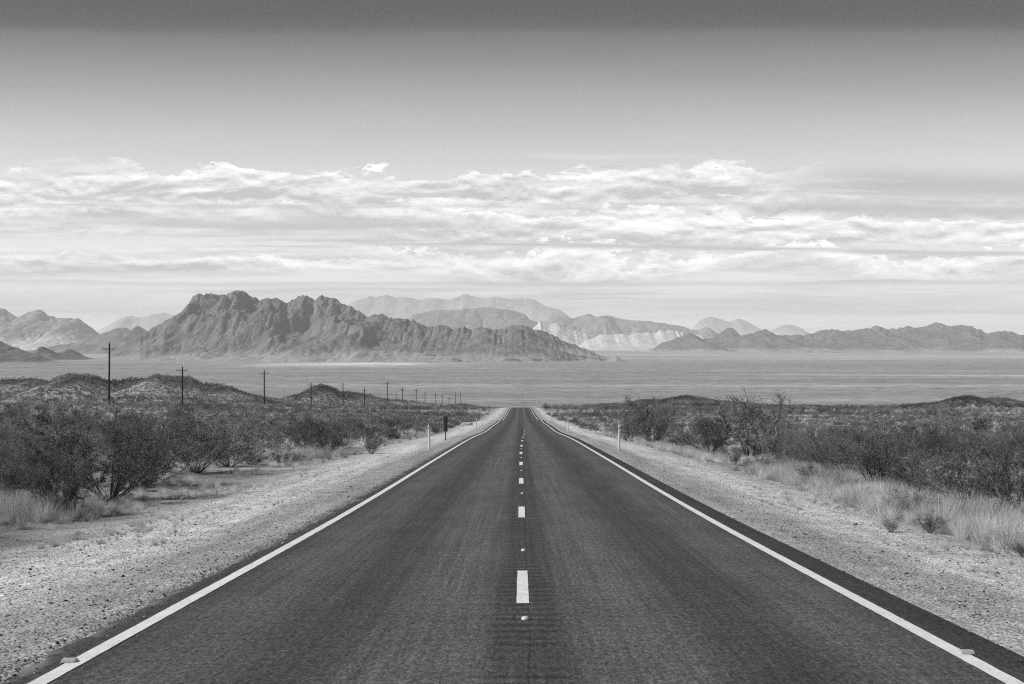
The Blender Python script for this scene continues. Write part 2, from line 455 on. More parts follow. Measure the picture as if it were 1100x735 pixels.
def make_range(name, pts, d, base, dx, deep, seed, mat, iters=18, K=.02, rid=.36, power=1.25, wob=.12, front=1.0, ksm=6, skirt_h=.16, Km=8.0, wamp=.40, rsc=.34):
    """pts: (px, py) of the crest as seen from the road; d: distance of the crest; deep: half depth of the range"""
    pts = np.array(pts, float)
    x0 = (pts[0, 0] - CXP) * d / F; x1 = (pts[-1, 0] - CXP) * d / F
    X1 = np.arange(x0 - 2 * dx, x1 + 3 * dx, dx); Y1 = np.arange(d - deep * front * 1.05, d + deep * 1.05, dx)
    Y, X = np.meshgrid(Y1, X1, indexing='ij')
    px = CXP + X * F / d
    js = 1.0 if d < 30000 else .3
    def crest(p):      # the measured outline, broken up by small crags
        jag = js * (3.0 * (ridged(p / 9.0, p * 0, seed + 60, 3) - .62) + 1.3 * fbm(p / 2.6, p * 0, seed + 61, 2))
        return np.interp(p, pts[:, 0], pts[:, 1]) - jag * sstep(0, 25, p - pts[0, 0]) * sstep(0, 25, pts[-1, 0] - p)
    cz = (CYP - crest(px)) * d / F - base
    cl = d + wob * deep * 2 * fbm(X / (deep * 1.6), X * 0, seed, 3)
    t = np.where(Y < cl, (cl - Y) / (deep * front * .92), (Y - cl) / (deep * .85))
    # wandering spurs: warp the across-distance with noise along the range
    w = fbm(X / (deep * .26) + .5 * fbm(X / deep, Y / deep, seed + 6, 2), Y / (deep * .7), seed + 5, 5)
    t2 = np.clip(t + wamp * w * np.clip(t * 2.5, 0, 1) * (1 - .5 * np.clip(t, 0, 1)), 0, 1)
    env = cz * (1 - t2) ** power
    R = ridged(X / (deep * rsc) + .45 * w + .25 * fbm(X / (deep * .2), Y / (deep * .2), seed + 12, 4), Y / (deep * rsc * 1.3), seed + 9, 7)
    z = env * (1 - rid + rid * 1.35 * R) + cz * .02 * fbm(X / 90, Y / 90, seed + 2, 4)
    z = np.maximum(z, 0) + (1 - np.clip(t, 0, 1)) * 1e-3
    # ends of the range taper into the plain
    z = z * sstep(0, 6 * dx, X - X1[0]) * sstep(0, 6 * dx, X1[-1] - X)
    z = z * (1 + .05 * fbm(X / (dx * 3), Y / (dx * 3), seed + 40, 2) + .16 * fbm(X / (dx * 16), Y / (dx * 16), seed + 41, 3))
    z, A = erode(z, dx, iters, K * Km, .5, env * .04, .008)
    z = z + (z > 6) * sstep(0, 60, z) * dx * (.42 if d < 30000 else .06) * (ridged(X / (dx * 4.2), Y / (dx * 4.2), seed + 70, 3) - .55)
    # match the outline seen from the road (smoothed correction only)
    ang = X / Y; slope = (z + base) / Y
    NBn = int(np.clip(X.shape[1] * .6, 24, 260)); bins = np.linspace(ang.min(), ang.max(), NBn); bi = np.clip(np.digitize(ang, bins) - 1, 0, NBn - 2)
    kk = np.ones(NBn - 1)
    for b in range(NBn - 1):
        m = bi == b
        if m.any():
            j = np.argmax(np.where(m, slope, -9)); 
            yy = Y.ravel()[j]; zz = z.ravel()[j]
            pxx = CXP + F * (bins[b] + bins[b+1]) / 2
            tz = (CYP - float(crest(np.array([pxx]))[0])) * yy / F - base
            if zz > .02 * abs(tz) + 1: kk[b] = np.clip(tz / zz, .3, 3.0)
    ksm = .8
    ker = np.exp(-(np.arange(-3, 4) / ksm) ** 2); ker /= ker.sum()
    kk = np.convolve(np.pad(kk, 3, mode='edge'), ker, 'valid')
    z = z * np.interp(ang, (bins[1:] + bins[:-1]) / 2, kk)
    edge = np.minimum(np.minimum(X - X1[0], X1[-1] - X), np.minimum(Y - Y1[0], Y1[-1] - Y))
    zz = z + base - 12 * (1 - sstep(0, 4 * dx, edge))
    me = mesh_from(name, np.stack([X, Y, zz], -1).reshape(-1, 3), grid_faces(*X.shape), [mat], False)
    fl = sstep(1.2, 3.2, np.log10(A + 1) * 1.3)
    fattr(me, 'flow', fl); hmax = z.max()
    fattr(me, 'skirt', 1 - sstep(skirt_h * .25, skirt_h, z / hmax + .10 * fbm(X / 420, Y / 900, seed, 4)))
    o = obj(name, me); tag(o, kind='structure'); return o

B = -158.0
mr_main = mat_rock('rock_main', .10, .22, .34, .17, .003)
make_range('mountain_range', [(120,390),(128,383),(140,376),(150,362),(165,350),(180,343),(197,334),(206,318),(214,314.5),(222,314),(232,317),(245,315),(256,311),(262,312),(270,318),(280,321),(290,319),(300,321),(309,326),(315,320),
    (325,316),(333,319),(338,321),(345,316.5),(352,319),(362,321),(372,327),(385,333),(395,341),(403,337),(411,336),(418,340),(428,342),(440,342),(450,346),(462,352),(473,348),(480,350),(490,353),(497,351),(508,353),(520,351),(530,354),(541,353),
    (550,349),(560,350),(575,353),(590,358),(605,365),(620,371),(634,376),(650,384)], 13000, B, 11.0, 2300, 100, mr_main, iters=18, K=.022, power=1.35, front=1.35, skirt_h=.13, wamp=.55, rid=.62, rsc=.42, Km=4.5)
make_range('mountain_range', [(325,392),(345,388),(365,385),(385,382),(395,381),(410,383),(430,386),(450,384),(480,380),(520,378),(545,374),(580,375),(600,377),(640,384),(660,388)], 10800, B, 15.0, 1100, 140, mr_main, iters=12, K=.02, power=1.8)
mr_right = mat_rock('rock_right', .09, .20, .36, .09, .002)
make_range('mountain_range', [(680,384),(695,376),(705,372),(718,365),(729,362),(738,357),(745,359),(755,363),(765,362),(780,353),(786,352),(795,360),(805,358),(815,355),(822,352),(830,357),(838,361),(848,360),(862,359),(880,356),(893,352.5),(905,355),
    (925,354),(942,350),(958,353),(975,350),(990,350),(1006,346),(1020,349),(1032,348),(1045,351),(1060,358),(1075,355),(1085,357),(1100,359),(1130,352),(1170,360),(1210,350),(1260,372)], 22000, B, 22.0, 3400, 200, mr_right, iters=16, K=.03, skirt_h=.16, power=1.4, front=1.4, rid=.6, rsc=.30, Km=5)
mr_mid = mat_rock('rock_mid', .14, .24, .24, .08, .002)
make_range('mountain_range', [(-160,384),(-120,370),(-60,360),(-20,363),(0,366),(8,370),(22,374),(38,380),(52,385),(62,388)], 9600, B, 16.0, 900, 300, mr_right, iters=14, K=.02)
make_range('mountain_range', [(28,389),(36,380),(42,370),(48,370),(54,376),(64,379),(72,376),(80,375),(88,379),(98,385),(112,388)], 11500, B, 20.0, 900, 310, mr_right, iters=12, K=.02)
make_range('mountain_range', [(10,386),(30,376),(55,372),(80,367),(100,362),(118,354),(130,351),(140,354),(147,348),(153,350),(165,360),(190,370),(230,384)], 19000, B, 34.0, 2200, 320, mr_mid, iters=12, K=.03)
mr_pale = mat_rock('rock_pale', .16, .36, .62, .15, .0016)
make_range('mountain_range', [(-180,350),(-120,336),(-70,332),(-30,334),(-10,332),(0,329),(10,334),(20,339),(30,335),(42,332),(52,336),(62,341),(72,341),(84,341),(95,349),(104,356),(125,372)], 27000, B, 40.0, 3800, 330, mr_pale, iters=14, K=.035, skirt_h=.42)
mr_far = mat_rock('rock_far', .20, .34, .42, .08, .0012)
mr_haze_tint = mat_rock('rock_haze_tint', .33, .41, .62, .05, .0012)  # haze pallor put into the rock colour, whiter towards the foot
make_range('mountain_range', [(60,376),(90,362),(110,352),(125,343),(135,338),(150,341),(170,336),(200,340),(240,352),(280,372)], 50000, B, 90.0, 5200, 400, mr_haze_tint, iters=10, K=.04, rid=.1, Km=2, skirt_h=1.0, wamp=.15)
make_range('mountain_range', [(340,350),(366,330),(385,321),(396,317.5),(406,319),(416,316.5),(428,320),(440,319),(452,322),(464,319.5),(478,322),(490,319.5),(499,315.5),(508,318),(520,320.5),(532,318.5),(546,321),(560,319.5),(574,322),(588,328),(602,333),(620,346),(650,362)], 54000, B, 110.0, 6000, 410, mr_haze_tint, iters=8, K=.04, power=1.0, rid=.06, Km=1.5, skirt_h=1.0, wamp=.12)
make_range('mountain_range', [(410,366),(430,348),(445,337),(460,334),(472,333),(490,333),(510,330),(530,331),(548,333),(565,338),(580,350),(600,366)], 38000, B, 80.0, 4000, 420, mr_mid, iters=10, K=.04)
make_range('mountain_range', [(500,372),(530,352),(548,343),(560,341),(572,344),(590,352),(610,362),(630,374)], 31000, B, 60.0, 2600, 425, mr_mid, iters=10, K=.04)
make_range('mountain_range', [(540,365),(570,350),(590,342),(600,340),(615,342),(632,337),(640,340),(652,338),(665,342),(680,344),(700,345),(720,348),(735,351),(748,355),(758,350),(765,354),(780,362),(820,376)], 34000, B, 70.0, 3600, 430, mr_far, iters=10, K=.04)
make_range('mountain_range', [(736,360),(750,344),(757,341),(764,340),(774,342.5),(784,345),(795,342),(804,345),(813,350),(830,360)], 58000, B, 120.0, 5200, 440, mr_haze_tint, iters=8, K=.04, rid=.06, Km=1.5, skirt_h=1.0, wamp=.12)
make_range('mountain_range', [(790,372),(815,361),(832,352),(841,349),(850,348.5),(860,351),(870,357),(886,362),(930,374)], 52000, B, 110.0, 4200, 450, mr_haze_tint, iters=8, K=.04, rid=.06, Km=1.5, skirt_h=1.0, wamp=.12)
mr_dune = mat_rock('dune_sand', .52, .64, .60, .02, .001)
make_range('sand_hills', [(560,372),(572,352),(580,345),(590,349),(597,346),(608,352),(620,356),(632,359),(644,368),(660,376)], 28500, B, 50.0, 2200, 460, mr_dune, iters=8, K=.02, skirt_h=.6, rid=.12, Km=1.5, power=1.7, wamp=.3)
make_range('sand_hills', [(610,378),(632,364),(645,359),(660,360),(680,358),(700,357),(715,355),(728,356),(740,360),(752,358),(765,366),(790,378)], 26500, B, 50.0, 3200, 470, mr_dune, iters=8, K=.02, skirt_h=.6, rid=.10, Km=1.5, power=1.8, wamp=.3)

# ------------------------------------------------------------------ vegetation prototypes
def tubes(paths, radii, sides=3):
    """list of (k,3) paths with (k,) radii -> verts, quads"""
    VV = []; FF = []; o_ = 0
    for P, R in zip(paths, radii):
        k = len(P); T = np.gradient(P, axis=0); T /= np.linalg.norm(T, axis=1)[:, None] + 1e-9
        ref = np.array([0, 0, 1.]) if abs(T[0, 2]) < .8 else np.array([1., 0, 0])
        U = np.cross(T, ref); U /= np.linalg.norm(U, axis=1)[:, None] + 1e-9; W = np.cross(T, U)
        a = np.arange(sides) * 2 * math.pi / sides
        ring = P[:, None] + R[:, None, None] * (np.cos(a)[None, :, None] * U[:, None] + np.sin(a)[None, :, None] * W[:, None])
        VV.append(ring.reshape(-1, 3)); i = np.arange(k * sides).reshape(k, sides)
        FF.append(np.stack([i[:-1], np.roll(i, -1, 1)[:-1], np.roll(i, -1, 1)[1:], i[1:]], -1).reshape(-1, 4) + o_)
        o_ += k * sides
    return np.concatenate(VV), np.concatenate(FF)
def unit(v): return v / (np.linalg.norm(v, axis=-1, keepdims=True) + 1e-9)
def leaf_quads(P, size, rs, asp=.5, up=.2):
    n = len(P); a = unit(rs.normal(size=(n, 3)) + [0, 0, up]); b = unit(np.cross(a, rs.normal(size=(n, 3))))
    s = size * rs.uniform(.6, 1.4, (n, 1))
    A = P - a * s * .1; Bq = P + a * s * .5 + b * s * asp * .5; C = P + a * s; D = P + a * s * .5 - b * s * asp * .5
    return np.stack([A, Bq, C, D], 1).reshape(-1, 3), np.arange(4 * n).reshape(n, 4)
def grow(rs, start, dirv, length, k, bend, grav):
    P = [np.array(start, float)]; d = np.array(dirv, float)
    for i in range(k - 1):
        d = unit(d + rs.normal(size=3) * bend + np.array([0, 0, grav])); P.append(P[-1] + d * length / (k - 1))
    return np.array(P)
def bush(seed, h=1.9, spread=.62, stems=26, br=7, tw=6, leaves=9, leaf=.035, wood_r=.014, sides=3, thin=1.0):
    rs = np.random.RandomState(seed); paths = []; rad = []; tips = []
    for s in range(stems):
        az = rs.uniform(0, 2 * math.pi); tilt = spread * rs.uniform(.1, 1.25) ** .8
        d = np.array([math.cos(az) * math.sin(tilt), math.sin(az) * math.sin(tilt), math.cos(tilt)])
        Ls = h * rs.uniform(.6, 1.06) * (1 + .12 * tilt); st = np.array([math.cos(az), math.sin(az), 0]) * rs.uniform(0, .16) + [0, 0, -.03]
        P = grow(rs, st, d, Ls, 7, .13, .035); paths.append(P); rad.append(wood_r * rs.uniform(.7, 1.3) * np.linspace(1, .25, 7))
        for b in range(br):
            q = rs.uniform(.22, .97); i = min(int(q * 6), 5); p0 = P[i] + (P[i+1] - P[i]) * (q * 6 - i)
            dd = unit(unit(P[i+1] - P[i]) + rs.normal(size=3) * .55 + [0, 0, .12])
            Pb = grow(rs, p0, dd, h * rs.uniform(.16, .38) * (1.15 - .5 * q), 4, .16, .05); paths.append(Pb); rad.append(wood_r * .42 * np.linspace(1, .35, 4))
            for w in range(tw):
                q2 = rs.uniform(.2, 1); j = min(int(q2 * 3), 2); p1 = Pb[j] + (Pb[j+1] - Pb[j]) * (q2 * 3 - j)
                Pt = grow(rs, p1, unit(unit(Pb[j+1] - Pb[j]) + rs.normal(size=3) * .7 + [0, 0, .1]), h * rs.uniform(.05, .14), 3, .2, .04)
                paths.append(Pt); rad.append(wood_r * .2 * np.linspace(1, .6, 3)); tips.append(Pt)
    T = np.array(tips); n = int(len(T) * leaves)
    i = rs.randint(0, len(T), n); q = rs.uniform(0, 2, n); j = np.minimum(q.astype(int), 1)
    Pl = T[i, j] + (T[i, j+1] - T[i, j]) * (q - j)[:, None] + rs.normal(size=(n, 3)) * .012
    wv, wf = tubes(paths, rad, sides)
    lv, lf = leaf_quads(Pl, leaf, rs)
    return (wv, wf), (lv, lf)
def far_bush(seed, h=1.6, n=150, leaf=.16, stems=14):
    rs = np.random.RandomState(seed)
    a = rs.uniform(0, 2 * math.pi, n); z = rs.uniform(.12, 1, n) ** .8; r = (.18 + .55 * z) * np.sqrt(rs.uniform(.1, 1, n)) * (1.1 - .35 * z * z)
    r *= 1 + .25 * np.sin(3 * a + seed); P = np.stack([np.cos(a) * r * h * .8, np.sin(a) * r * h * .8, z * h * (1 + .08 * np.sin(5 * a))], -1)
    lv, lf = leaf_quads(P, leaf, rs, .55, .6)
    paths = [grow(rs, (0, 0, -.03), unit(rs.normal(size=3) * [.6, .6, .1] + [0, 0, .8]), h * rs.uniform(.6, 1.05), 3, .15, .05) for _ in range(stems)]
    wv, wf = tubes(paths, [np.linspace(.018, .006, 3)] * stems)
    return (wv, wf), (lv, lf)

def mat_leaf(name, lo, hi, patch=1.15, thin=.3):
    def b(t):
        oi = t.node('ShaderNodeObjectInfo').outputs['Random']
        geo = t.node('ShaderNodeTexCoord').outputs['Object']
        ge = t.node('ShaderNodeNewGeometry').outputs['Random Per Island']
        v = t.mr(ge, 0, 1, lo, hi)
        v = t.m('MULTIPLY', v, t.mr(oi, 0, 1, .6, 1.45))
        pos = t.node('ShaderNodeNewGeometry').outputs['Position']          # patches of greener and of drier plants
        v = t.m('MULTIPLY', v, t.mr(t.noise(pos, .045, 4, .6), .36, .62, .7, patch, True))
        return {'v': t.m('MULTIPLY', v, t.mr(t.noise(geo, 2.5, 3), .3, .7, .75, 1.25)), 'thin': thin}
    return material(name, b, .6, .35)
M['leaf'] = mat_leaf('creosote_leaf', .035, .26, 1.5, .28)
M['leaf_dark'] = mat_leaf('dark_leaf', .02, .06)
M['leaf_far'] = mat_leaf('far_leaf', .035, .22, 2.1, .3)
M['wood'] = mat_leaf('creosote_wood', .14, .42)
M['wood_pale'] = mat_leaf('pale_wood', .16, .38)
M['grass'] = mat_leaf('dry_grass', .40, .74)
M['grass_mid'] = mat_leaf('grey_grass', .13, .32)
M['rock'] = material('pale_rock', lambda t: {'v': t.mr(t.noise(t.node('ShaderNodeTexCoord').outputs['Object'], 9.0, 6, .7), .3, .7, .28, .6), 'bump': t.noise(t.node('ShaderNodeTexCoord').outputs['Object'], 14.0, 6, .7), 'bd': .02}, .9, .1)

PROTO = []          # near creosote: (stems mesh, foliage mesh, nominal height)
for s_ in range(6):
    h = 1.9; sp = (.62, .78, .5, .7, .85, .6)[s_]
    (wv, wf), (lv, lf) = bush(500 + s_, h, sp, stems=(27, 32, 24, 30, 26, 34)[s_], br=8, tw=7, leaves=(8, 9, 5, 8, 6, 5)[s_], leaf=.033)
    PROTO.append((mesh_from('stems', wv, wf, [M['wood']]), mesh_from('foliage', lv, lf, [M['leaf']])))
def merged(w, l, mats):
    (wv, wf), (lv, lf) = w, l
    return mesh_from('shrub', np.concatenate([wv, lv]), [np.concatenate([wf, lf + len(wv)])], mats, midx=np.concatenate([np.zeros(len(wf)), np.ones(len(lf))]))
MIDP = []
for s_ in range(5):
    w, l = bush(600 + s_, 1.8, (.6, .8, .7, .9, .55)[s_], stems=20, br=6, tw=4, leaves=6, leaf=.07, wood_r=.018)
    MIDP.append(merged(w, l, [M['wood'], M['leaf_far']]))
FARP = []
for s_ in range(5):
    w, l = far_bush(700 + s_, 1.6, 190, .17)
    FARP.append(merged(w, l, [M['wood'], M['leaf_far']]))
LOWP = []
for s_ in range(5):       # low rounded bursage / brittlebush, greyer and paler
    w, l = bush(800 + s_, .62, 1.05, stems=26, br=5, tw=4, leaves=7, leaf=.03, wood_r=.007)
    LOWP.append(merged(w, l, [M['wood_pale'], M['grass_mid'] if s_ % 2 else M['leaf']]))
def tuft(seed, n=90, h=.55, spread=.5, wid=.006):
    rs = np.random.RandomState(seed); VV = []; FF = []
    for i in range(n):
        az = rs.uniform(0, 2*math.pi); tl = spread * rs.uniform(0, 1.2); r0 = rs.uniform(0, .11)
        p0 = np.array([math.cos(az) * r0, math.sin(az) * r0, -.02]); d = np.array([math.cos(az)*math.sin(tl), math.sin(az)*math.sin(tl), math.cos(tl)])
        P = grow(rs, p0, d, h * rs.uniform(.5, 1.15), 4, .10, -.06); sd = unit(np.cross(d, rs.normal(size=3)))
        w = wid * np.array([1, .8, .55, .15])[:, None]
        o_ = len(VV) * 8
        VV.append(np.stack([P - sd * w, P + sd * w], 1).reshape(-1, 3)); FF.append(grid_faces(4, 2) + o_)
    return np.concatenate(VV), np.concatenate(FF)
GRASSP = []
for s_ in range(5):
    v_, f_ = tuft(900 + s_, 150, (.5, .36, .6, .3, .42)[s_], (.6, .85, .5, .95, .7)[s_], .0026)
    GRASSP.append(mesh_from('tuft', v_, f_, [M['grass']]))
FGRASSP = []
for s_ in range(3):
    v_, f_ = tuft(950 + s_, 40, .38, .95, .014); FGRASSP.append(mesh_from('tuft', v_, f_, [M['grass']]))
def pebble(seed, sq=.6):
    import bmesh
    bm = bmesh.new(); bmesh.ops.create_icosphere(bm, subdivisions=1, radius=1.0)
    rs = np.random.RandomState(seed); s = rs.uniform(.6, 1.15, 3) * [1, 1, sq]
    for v in bm.verts: v.co = v.co * rs.uniform(.78, 1.15); v.co.x *= s[0]; v.co.y *= s[1]; v.co.z *= s[2]
    me = bpy.data.meshes.new('stone'); bm.to_mesh(me); bm.free(); return me
def mat_peb(t):
    oi = t.node('ShaderNodeObjectInfo').outputs['Random']
    return {'v': t.curve(oi, [(0, .04), (.3, .09), (.45, .24), (.75, .42), (1, .52)])}
M['pebble'] = material('pebble', mat_peb, .9, .15)
PEBP = []
for s_ in range(5):
    p = pebble(s_ + 60); p.materials.append(M['pebble']); PEBP.append(p)

def scatter(name, meshes, pts, rot, scl, idx):
    """ONE object whose geometry nodes place copies of a few small meshes on its points"""
    me = bpy.data.meshes.new(name); me.vertices.add(len(pts)); me.vertices.foreach_set('co', np.asarray(pts, np.float32).ravel())
    a = me.attributes.new('rot', 'FLOAT_VECTOR', 'POINT'); a.data.foreach_set('vector', np.asarray(rot, np.float32).ravel())
    a = me.attributes.new('scl', 'FLOAT_VECTOR', 'POINT'); a.data.foreach_set('vector', np.asarray(scl, np.float32).ravel())
    a = me.attributes.new('idx', 'INT', 'POINT'); a.data.foreach_set('value', np.asarray(idx, np.int32))
    o = obj(name, me)
    g = bpy.data.node_groups.new(name + '_scatter', 'GeometryNodeTree')
    g.interface.new_socket('Geometry', in_out='INPUT', socket_type='NodeSocketGeometry'); g.interface.new_socket('Geometry', in_out='OUTPUT', socket_type='NodeSocketGeometry')
    gi = g.nodes.new('NodeGroupInput'); go = g.nodes.new('NodeGroupOutput'); j = g.nodes.new('GeometryNodeJoinGeometry')
    def na(nm, ty):
        n = g.nodes.new('GeometryNodeInputNamedAttribute'); n.data_type = ty; n.inputs[0].default_value = nm; return n.outputs[0]
    r_, s_, i_ = na('rot', 'FLOAT_VECTOR'), na('scl', 'FLOAT_VECTOR'), na('idx', 'INT')
    e2r = g.nodes.new('FunctionNodeEulerToRotation'); g.links.new(r_, e2r.inputs[0])
    for k, m_ in enumerate(meshes):
        po = bpy.data.objects.new(name + '_source', m_)
        oi = g.nodes.new('GeometryNodeObjectInfo'); oi.inputs['Object'].default_value = po; oi.inputs['As Instance'].default_value = True
        c = g.nodes.new('FunctionNodeCompare'); c.data_type = 'INT'; c.operation = 'EQUAL'
        ii = [s for s in c.inputs if s.type == 'INT' and s.enabled]
        g.links.new(i_, ii[0]); ii[1].default_value = k
        ip = g.nodes.new('GeometryNodeInstanceOnPoints')
        g.links.new(gi.outputs[0], ip.inputs['Points']); g.links.new(c.outputs[0], ip.inputs['Selection'])
        g.links.new(oi.outputs['Geometry'], ip.inputs['Instance']); g.links.new(e2r.outputs[0], ip.inputs['Rotation']); g.links.new(s_, ip.inputs['Scale'])
        g.links.new(ip.outputs[0], j.inputs[0])
    g.links.new(j.outputs[0], go.inputs[0])
    md = o.modifiers.new('scatter', 'NODES'); md.node_group = g
    return o

# ------------------------------------------------------------------ shrub placement
SHR = []     # (x, y, z, height, kind, label)   near things first
def name_shrub(px, py, hpx, label, k=0, wide=1.0):
    x, y, z = at(px, py); SHR.append((x, y, z, hpx * y / F, k, label, wide))
name_shrub(117, 538, 98, 'largest spreading creosote bush at the gravel edge, left of the road', 1, 1.15)
name_shrub(64, 556, 72, 'bushy dark shrub with pale rocks at its foot, left edge of the gravel', 3, 1.0)
name_shrub(12, 546, 70, 'dark shrub beside dry grass at the far left edge of the picture', 2, .9)
name_shrub(158, 522, 80, 'dark shrub just behind the largest bush, leaning over the gravel', 4, 1.0)
name_shrub(209, 508, 76, 'creosote bush with low fanned stems, third along the left gravel', 1, 1.1)
name_shrub(246, 502, 50, 'low broad bush with a dark sprawling base on the left gravel edge', 4, 1.2)
name_shrub(352, 489, 40, 'rounded leafy bush beside pale grass, left verge', 3, 1.3)
name_shrub(399, 488, 22, 'small isolated round bush alone on the left gravel verge', 5, 1.0)
name_shrub(701, 477, 48, 'dense dark bush left of the bare tree, right verge', 3, 1.25)
name_shrub(676, 474, 32, 'smaller dark bush beside the dense one, right verge', 0, 1.2)
name_shrub(762, 488, 44, 'low twiggy bush at the foot of the bare tree', 1, 1.3)
name_shrub(842, 500, 46, 'dark bush just right of the bare tree, behind pale grass', 3, 1.3)
name_shrub(872, 505, 44, 'dark leafy bush behind the pale grass, second right of the bare tree', 0, 1.2)
name_shrub(905, 514, 54, 'broad bush with fanned stems behind the pale grass on the right', 1, 1.2)
name_shrub(943, 527, 64, 'tall creosote bush with bare base stems, right side scrub', 3, 1.0)
name_shrub(985, 528, 60, 'dark bush between the tall right bush and the large end bush', 4, 1.1)
name_shrub(1040, 545, 68, 'large dense bush behind dry grass near the right picture edge', 1, 1.2)
name_shrub(1088, 552, 74, 'large dense bush cut by the right picture edge', 3, 1.15)
name_shrub(928, 541, 20, 'small dark bush in the grass in front of the tall right bush', 5, 1.0)
name_shrub(1000, 573, 22, 'small dark bush low in the dry grass, right verge', 0, 1.2)
name_shrub(957, 572, 16, 'tiny dark sprig bush on the right gravel', 5, 1.2)
name_shrub(1097, 598, 16, 'tiny black bush at the right picture edge on gravel', 5, 1.1)
name_shrub(14, 567, 11, 'low black bush flat on the gravel at left picture edge', 4, 2.2)
name_shrub(586.5, 441, 8, 'lone round bush on the skyline beside the far road end', 3, 1.0)
for (px, py, hp, k) in ((980, 556, 30, 1), (1022, 566, 26, 2), (870, 521, 22, 3), (902, 534, 26, 4), (1060, 574, 24, 0), (822, 507, 20, 1), (790, 500, 18, 2)):
    name_shrub(px, py, hp, None, k, 1.2)
named = len(SHR)
taken = [(s[0], s[1], s[3]) for s in SHR]
cand = []
def field(n, y0, y1, wfun, seed):
    rs = np.random.RandomState(seed); yy = np.sqrt(rs.uniform(y0**2, y1**2, n)); xx = rs.uniform(-1, 1, n) * (.46 * yy + 12) + 0
    return xx, yy, rs
def dens(lat, y, x):
    al = abs(lat)
    edge = np.where(lat < 0, 11.8, 12.0) + 2.2 * fbm(y / 9, x * 0 + np.sign(lat) * 3, 61, 3)
    edge = np.where(y > 80, edge - sstep(80, 160, y) * 2.5, edge)
    patch = sstep(.30, .62, .6 * vnoise(x / 13, y / 20, 62) + .4 * vnoise(x / 5, y / 7, 67)) * 1.1 + .06
    return sstep(0, 1.6, al - edge) * patch
xx, yy, rs = field(26000, 22, 330, None, 5)
lat = xx - roadx(yy)
keep = rs.uniform(0, 1, len(xx)) < dens(lat, yy, xx) * .6 * (1 - .55 * sstep(60, 110, yy))
xx, yy = xx[keep], yy[keep]
order = np.argsort(yy)
cell = {}
def free(x, y, r):
    ci, cj = int(x // 3), int(y // 3)
    for a in (-1, 0, 1):
        for b in (-1, 0, 1):
            for (u, v, q) in cell.get((ci + a, cj + b), ()):
                if (u - x) ** 2 + (v - y) ** 2 < (r + q) ** 2: return False
    cell.setdefault((ci, cj), []).append((x, y, r)); return True
for (x, y, h) in taken: free(x, y, min(.5 * h, 1.3))
rnd = []
for i in order:
    d_ = yy[i]; h = float(np.clip(rs.normal(1.35, .42), .5, 2.2)) * (1 - .32 * float(sstep(60, 160, d_)))
    if abs(xx[i] - roadx(yy[i])) < 15: h *= .8
    if xx[i] > 0: h *= .72
    if xx[i] < 0 and yy[i] < 70: h *= .85
    if free(xx[i], yy[i], .42 * h): rnd.append((xx[i], yy[i], h))
rnd = np.array(rnd); gz = ground(rnd[:, 0], rnd[:, 1])
infr = abs(rnd[:, 0] / rnd[:, 1]) < .395
NI = 300 - named
iind = [i for i in np.argsort(rnd[:, 1] / rnd[:, 2]) if infr[i]][:NI]
isel = set(iind)

def shrub_label(x, y):
    lt = x - float(roadx(y))
    s = 'left' if lt < 0 else 'right'; dd = 'first rows of' if y < 62 else 'deeper in'
    return 'dark twiggy creosote bush in the %s the dense scrub, %s of the road' % (dd, s), 'creosote bushes in the %s the scrub %s of the road' % (dd, s)
cnt = 0
def place_bush(x, y, z, h, k, label, group=None, wide=1.0, parts=True):
    sc = h / 1.9; rz = random.uniform(0, 6.28)
    if parts:
        e = empty('creosote_bush', (x, y, z), rz); e.scale = (sc * wide, sc * wide, sc)
        obj('stems', PROTO[k][0], e); obj('foliage', PROTO[k][1], e)
    else:
        e = obj('creosote_bush', MIDP[k % 5]); e.location = (x, y, z); e.rotation_euler = (0, 0, rz); s2 = h / 1.8; e.scale = (s2 * wide, s2 * wide, s2)
    tag(e, label, 'bush', group)
for (x, y, z, h, k, label, wide) in SHR:
    place_bush(x, y, z, h, k, label or 'knee high dark bush standing in the pale dry grass, right verge', None if label else 'low dark bushes in the right verge grass', wide)
for n_, i in enumerate(iind):
    x, y, h = rnd[i]; lb, gr = shrub_label(x, y)
    place_bush(float(x), float(y), float(gz[i]), float(h), random.randrange(6), lb, gr, random.uniform(.95, 1.3), parts=y < 80)
# the rest of the scrub, thousands of bushes out to the crest: one mass
rest = [(rnd[i, 0], rnd[i, 1], gz[i], rnd[i, 2]) for i in range(len(rnd)) if i not in isel]
xx, yy, rs = field(90000, 320, 1100, None, 6)
xh = []; yh = []
for px_, d_, py_, hx_, hy_ in HILLS:
    cx_ = (px_ - CXP) * d_ / F; xh.append(cx_ + rs.normal(size=1500) * hx_ * .75); yh.append(d_ - abs(rs.normal(size=1500)) * hy_ * .8 + 6)
xx = np.concatenate([xx] + xh); yy = np.concatenate([yy] + yh)
lat = xx - roadx(yy); hm = hillmask(xx, yy)
keep = rs.uniform(0, 1, len(xx)) < sstep(9, 14, abs(lat)) * np.where(hm > .25, .62 + .3 * (hm > .8), (.10 + 1.0 * sstep(.35, .65, vnoise(xx / 30, yy / 40, 63))) * np.where(yy > 700, .5, .8))
xx, yy, hm = xx[keep], yy[keep], hm[keep]; zz = ground(xx, yy)
hh = np.clip(rs.normal(.95, .3, len(xx)), .4, 1.6) * np.where(hm > .3, .62, 1.0)
rest += list(zip(xx, yy, zz, hh))
rest = np.array(rest); n = len(rest)
nearm = rest[:, 1] < 150
idx = np.where(nearm, RS.randint(0, 5, n), 5 + RS.randint(0, 5, n))
sc = rest[:, 3] / np.where(nearm, 1.8, 1.6); wd = RS.uniform(.95, 1.4, n)
rot = np.zeros((n, 3)); rot[:, 2] = RS.uniform(0, 6.28, n)
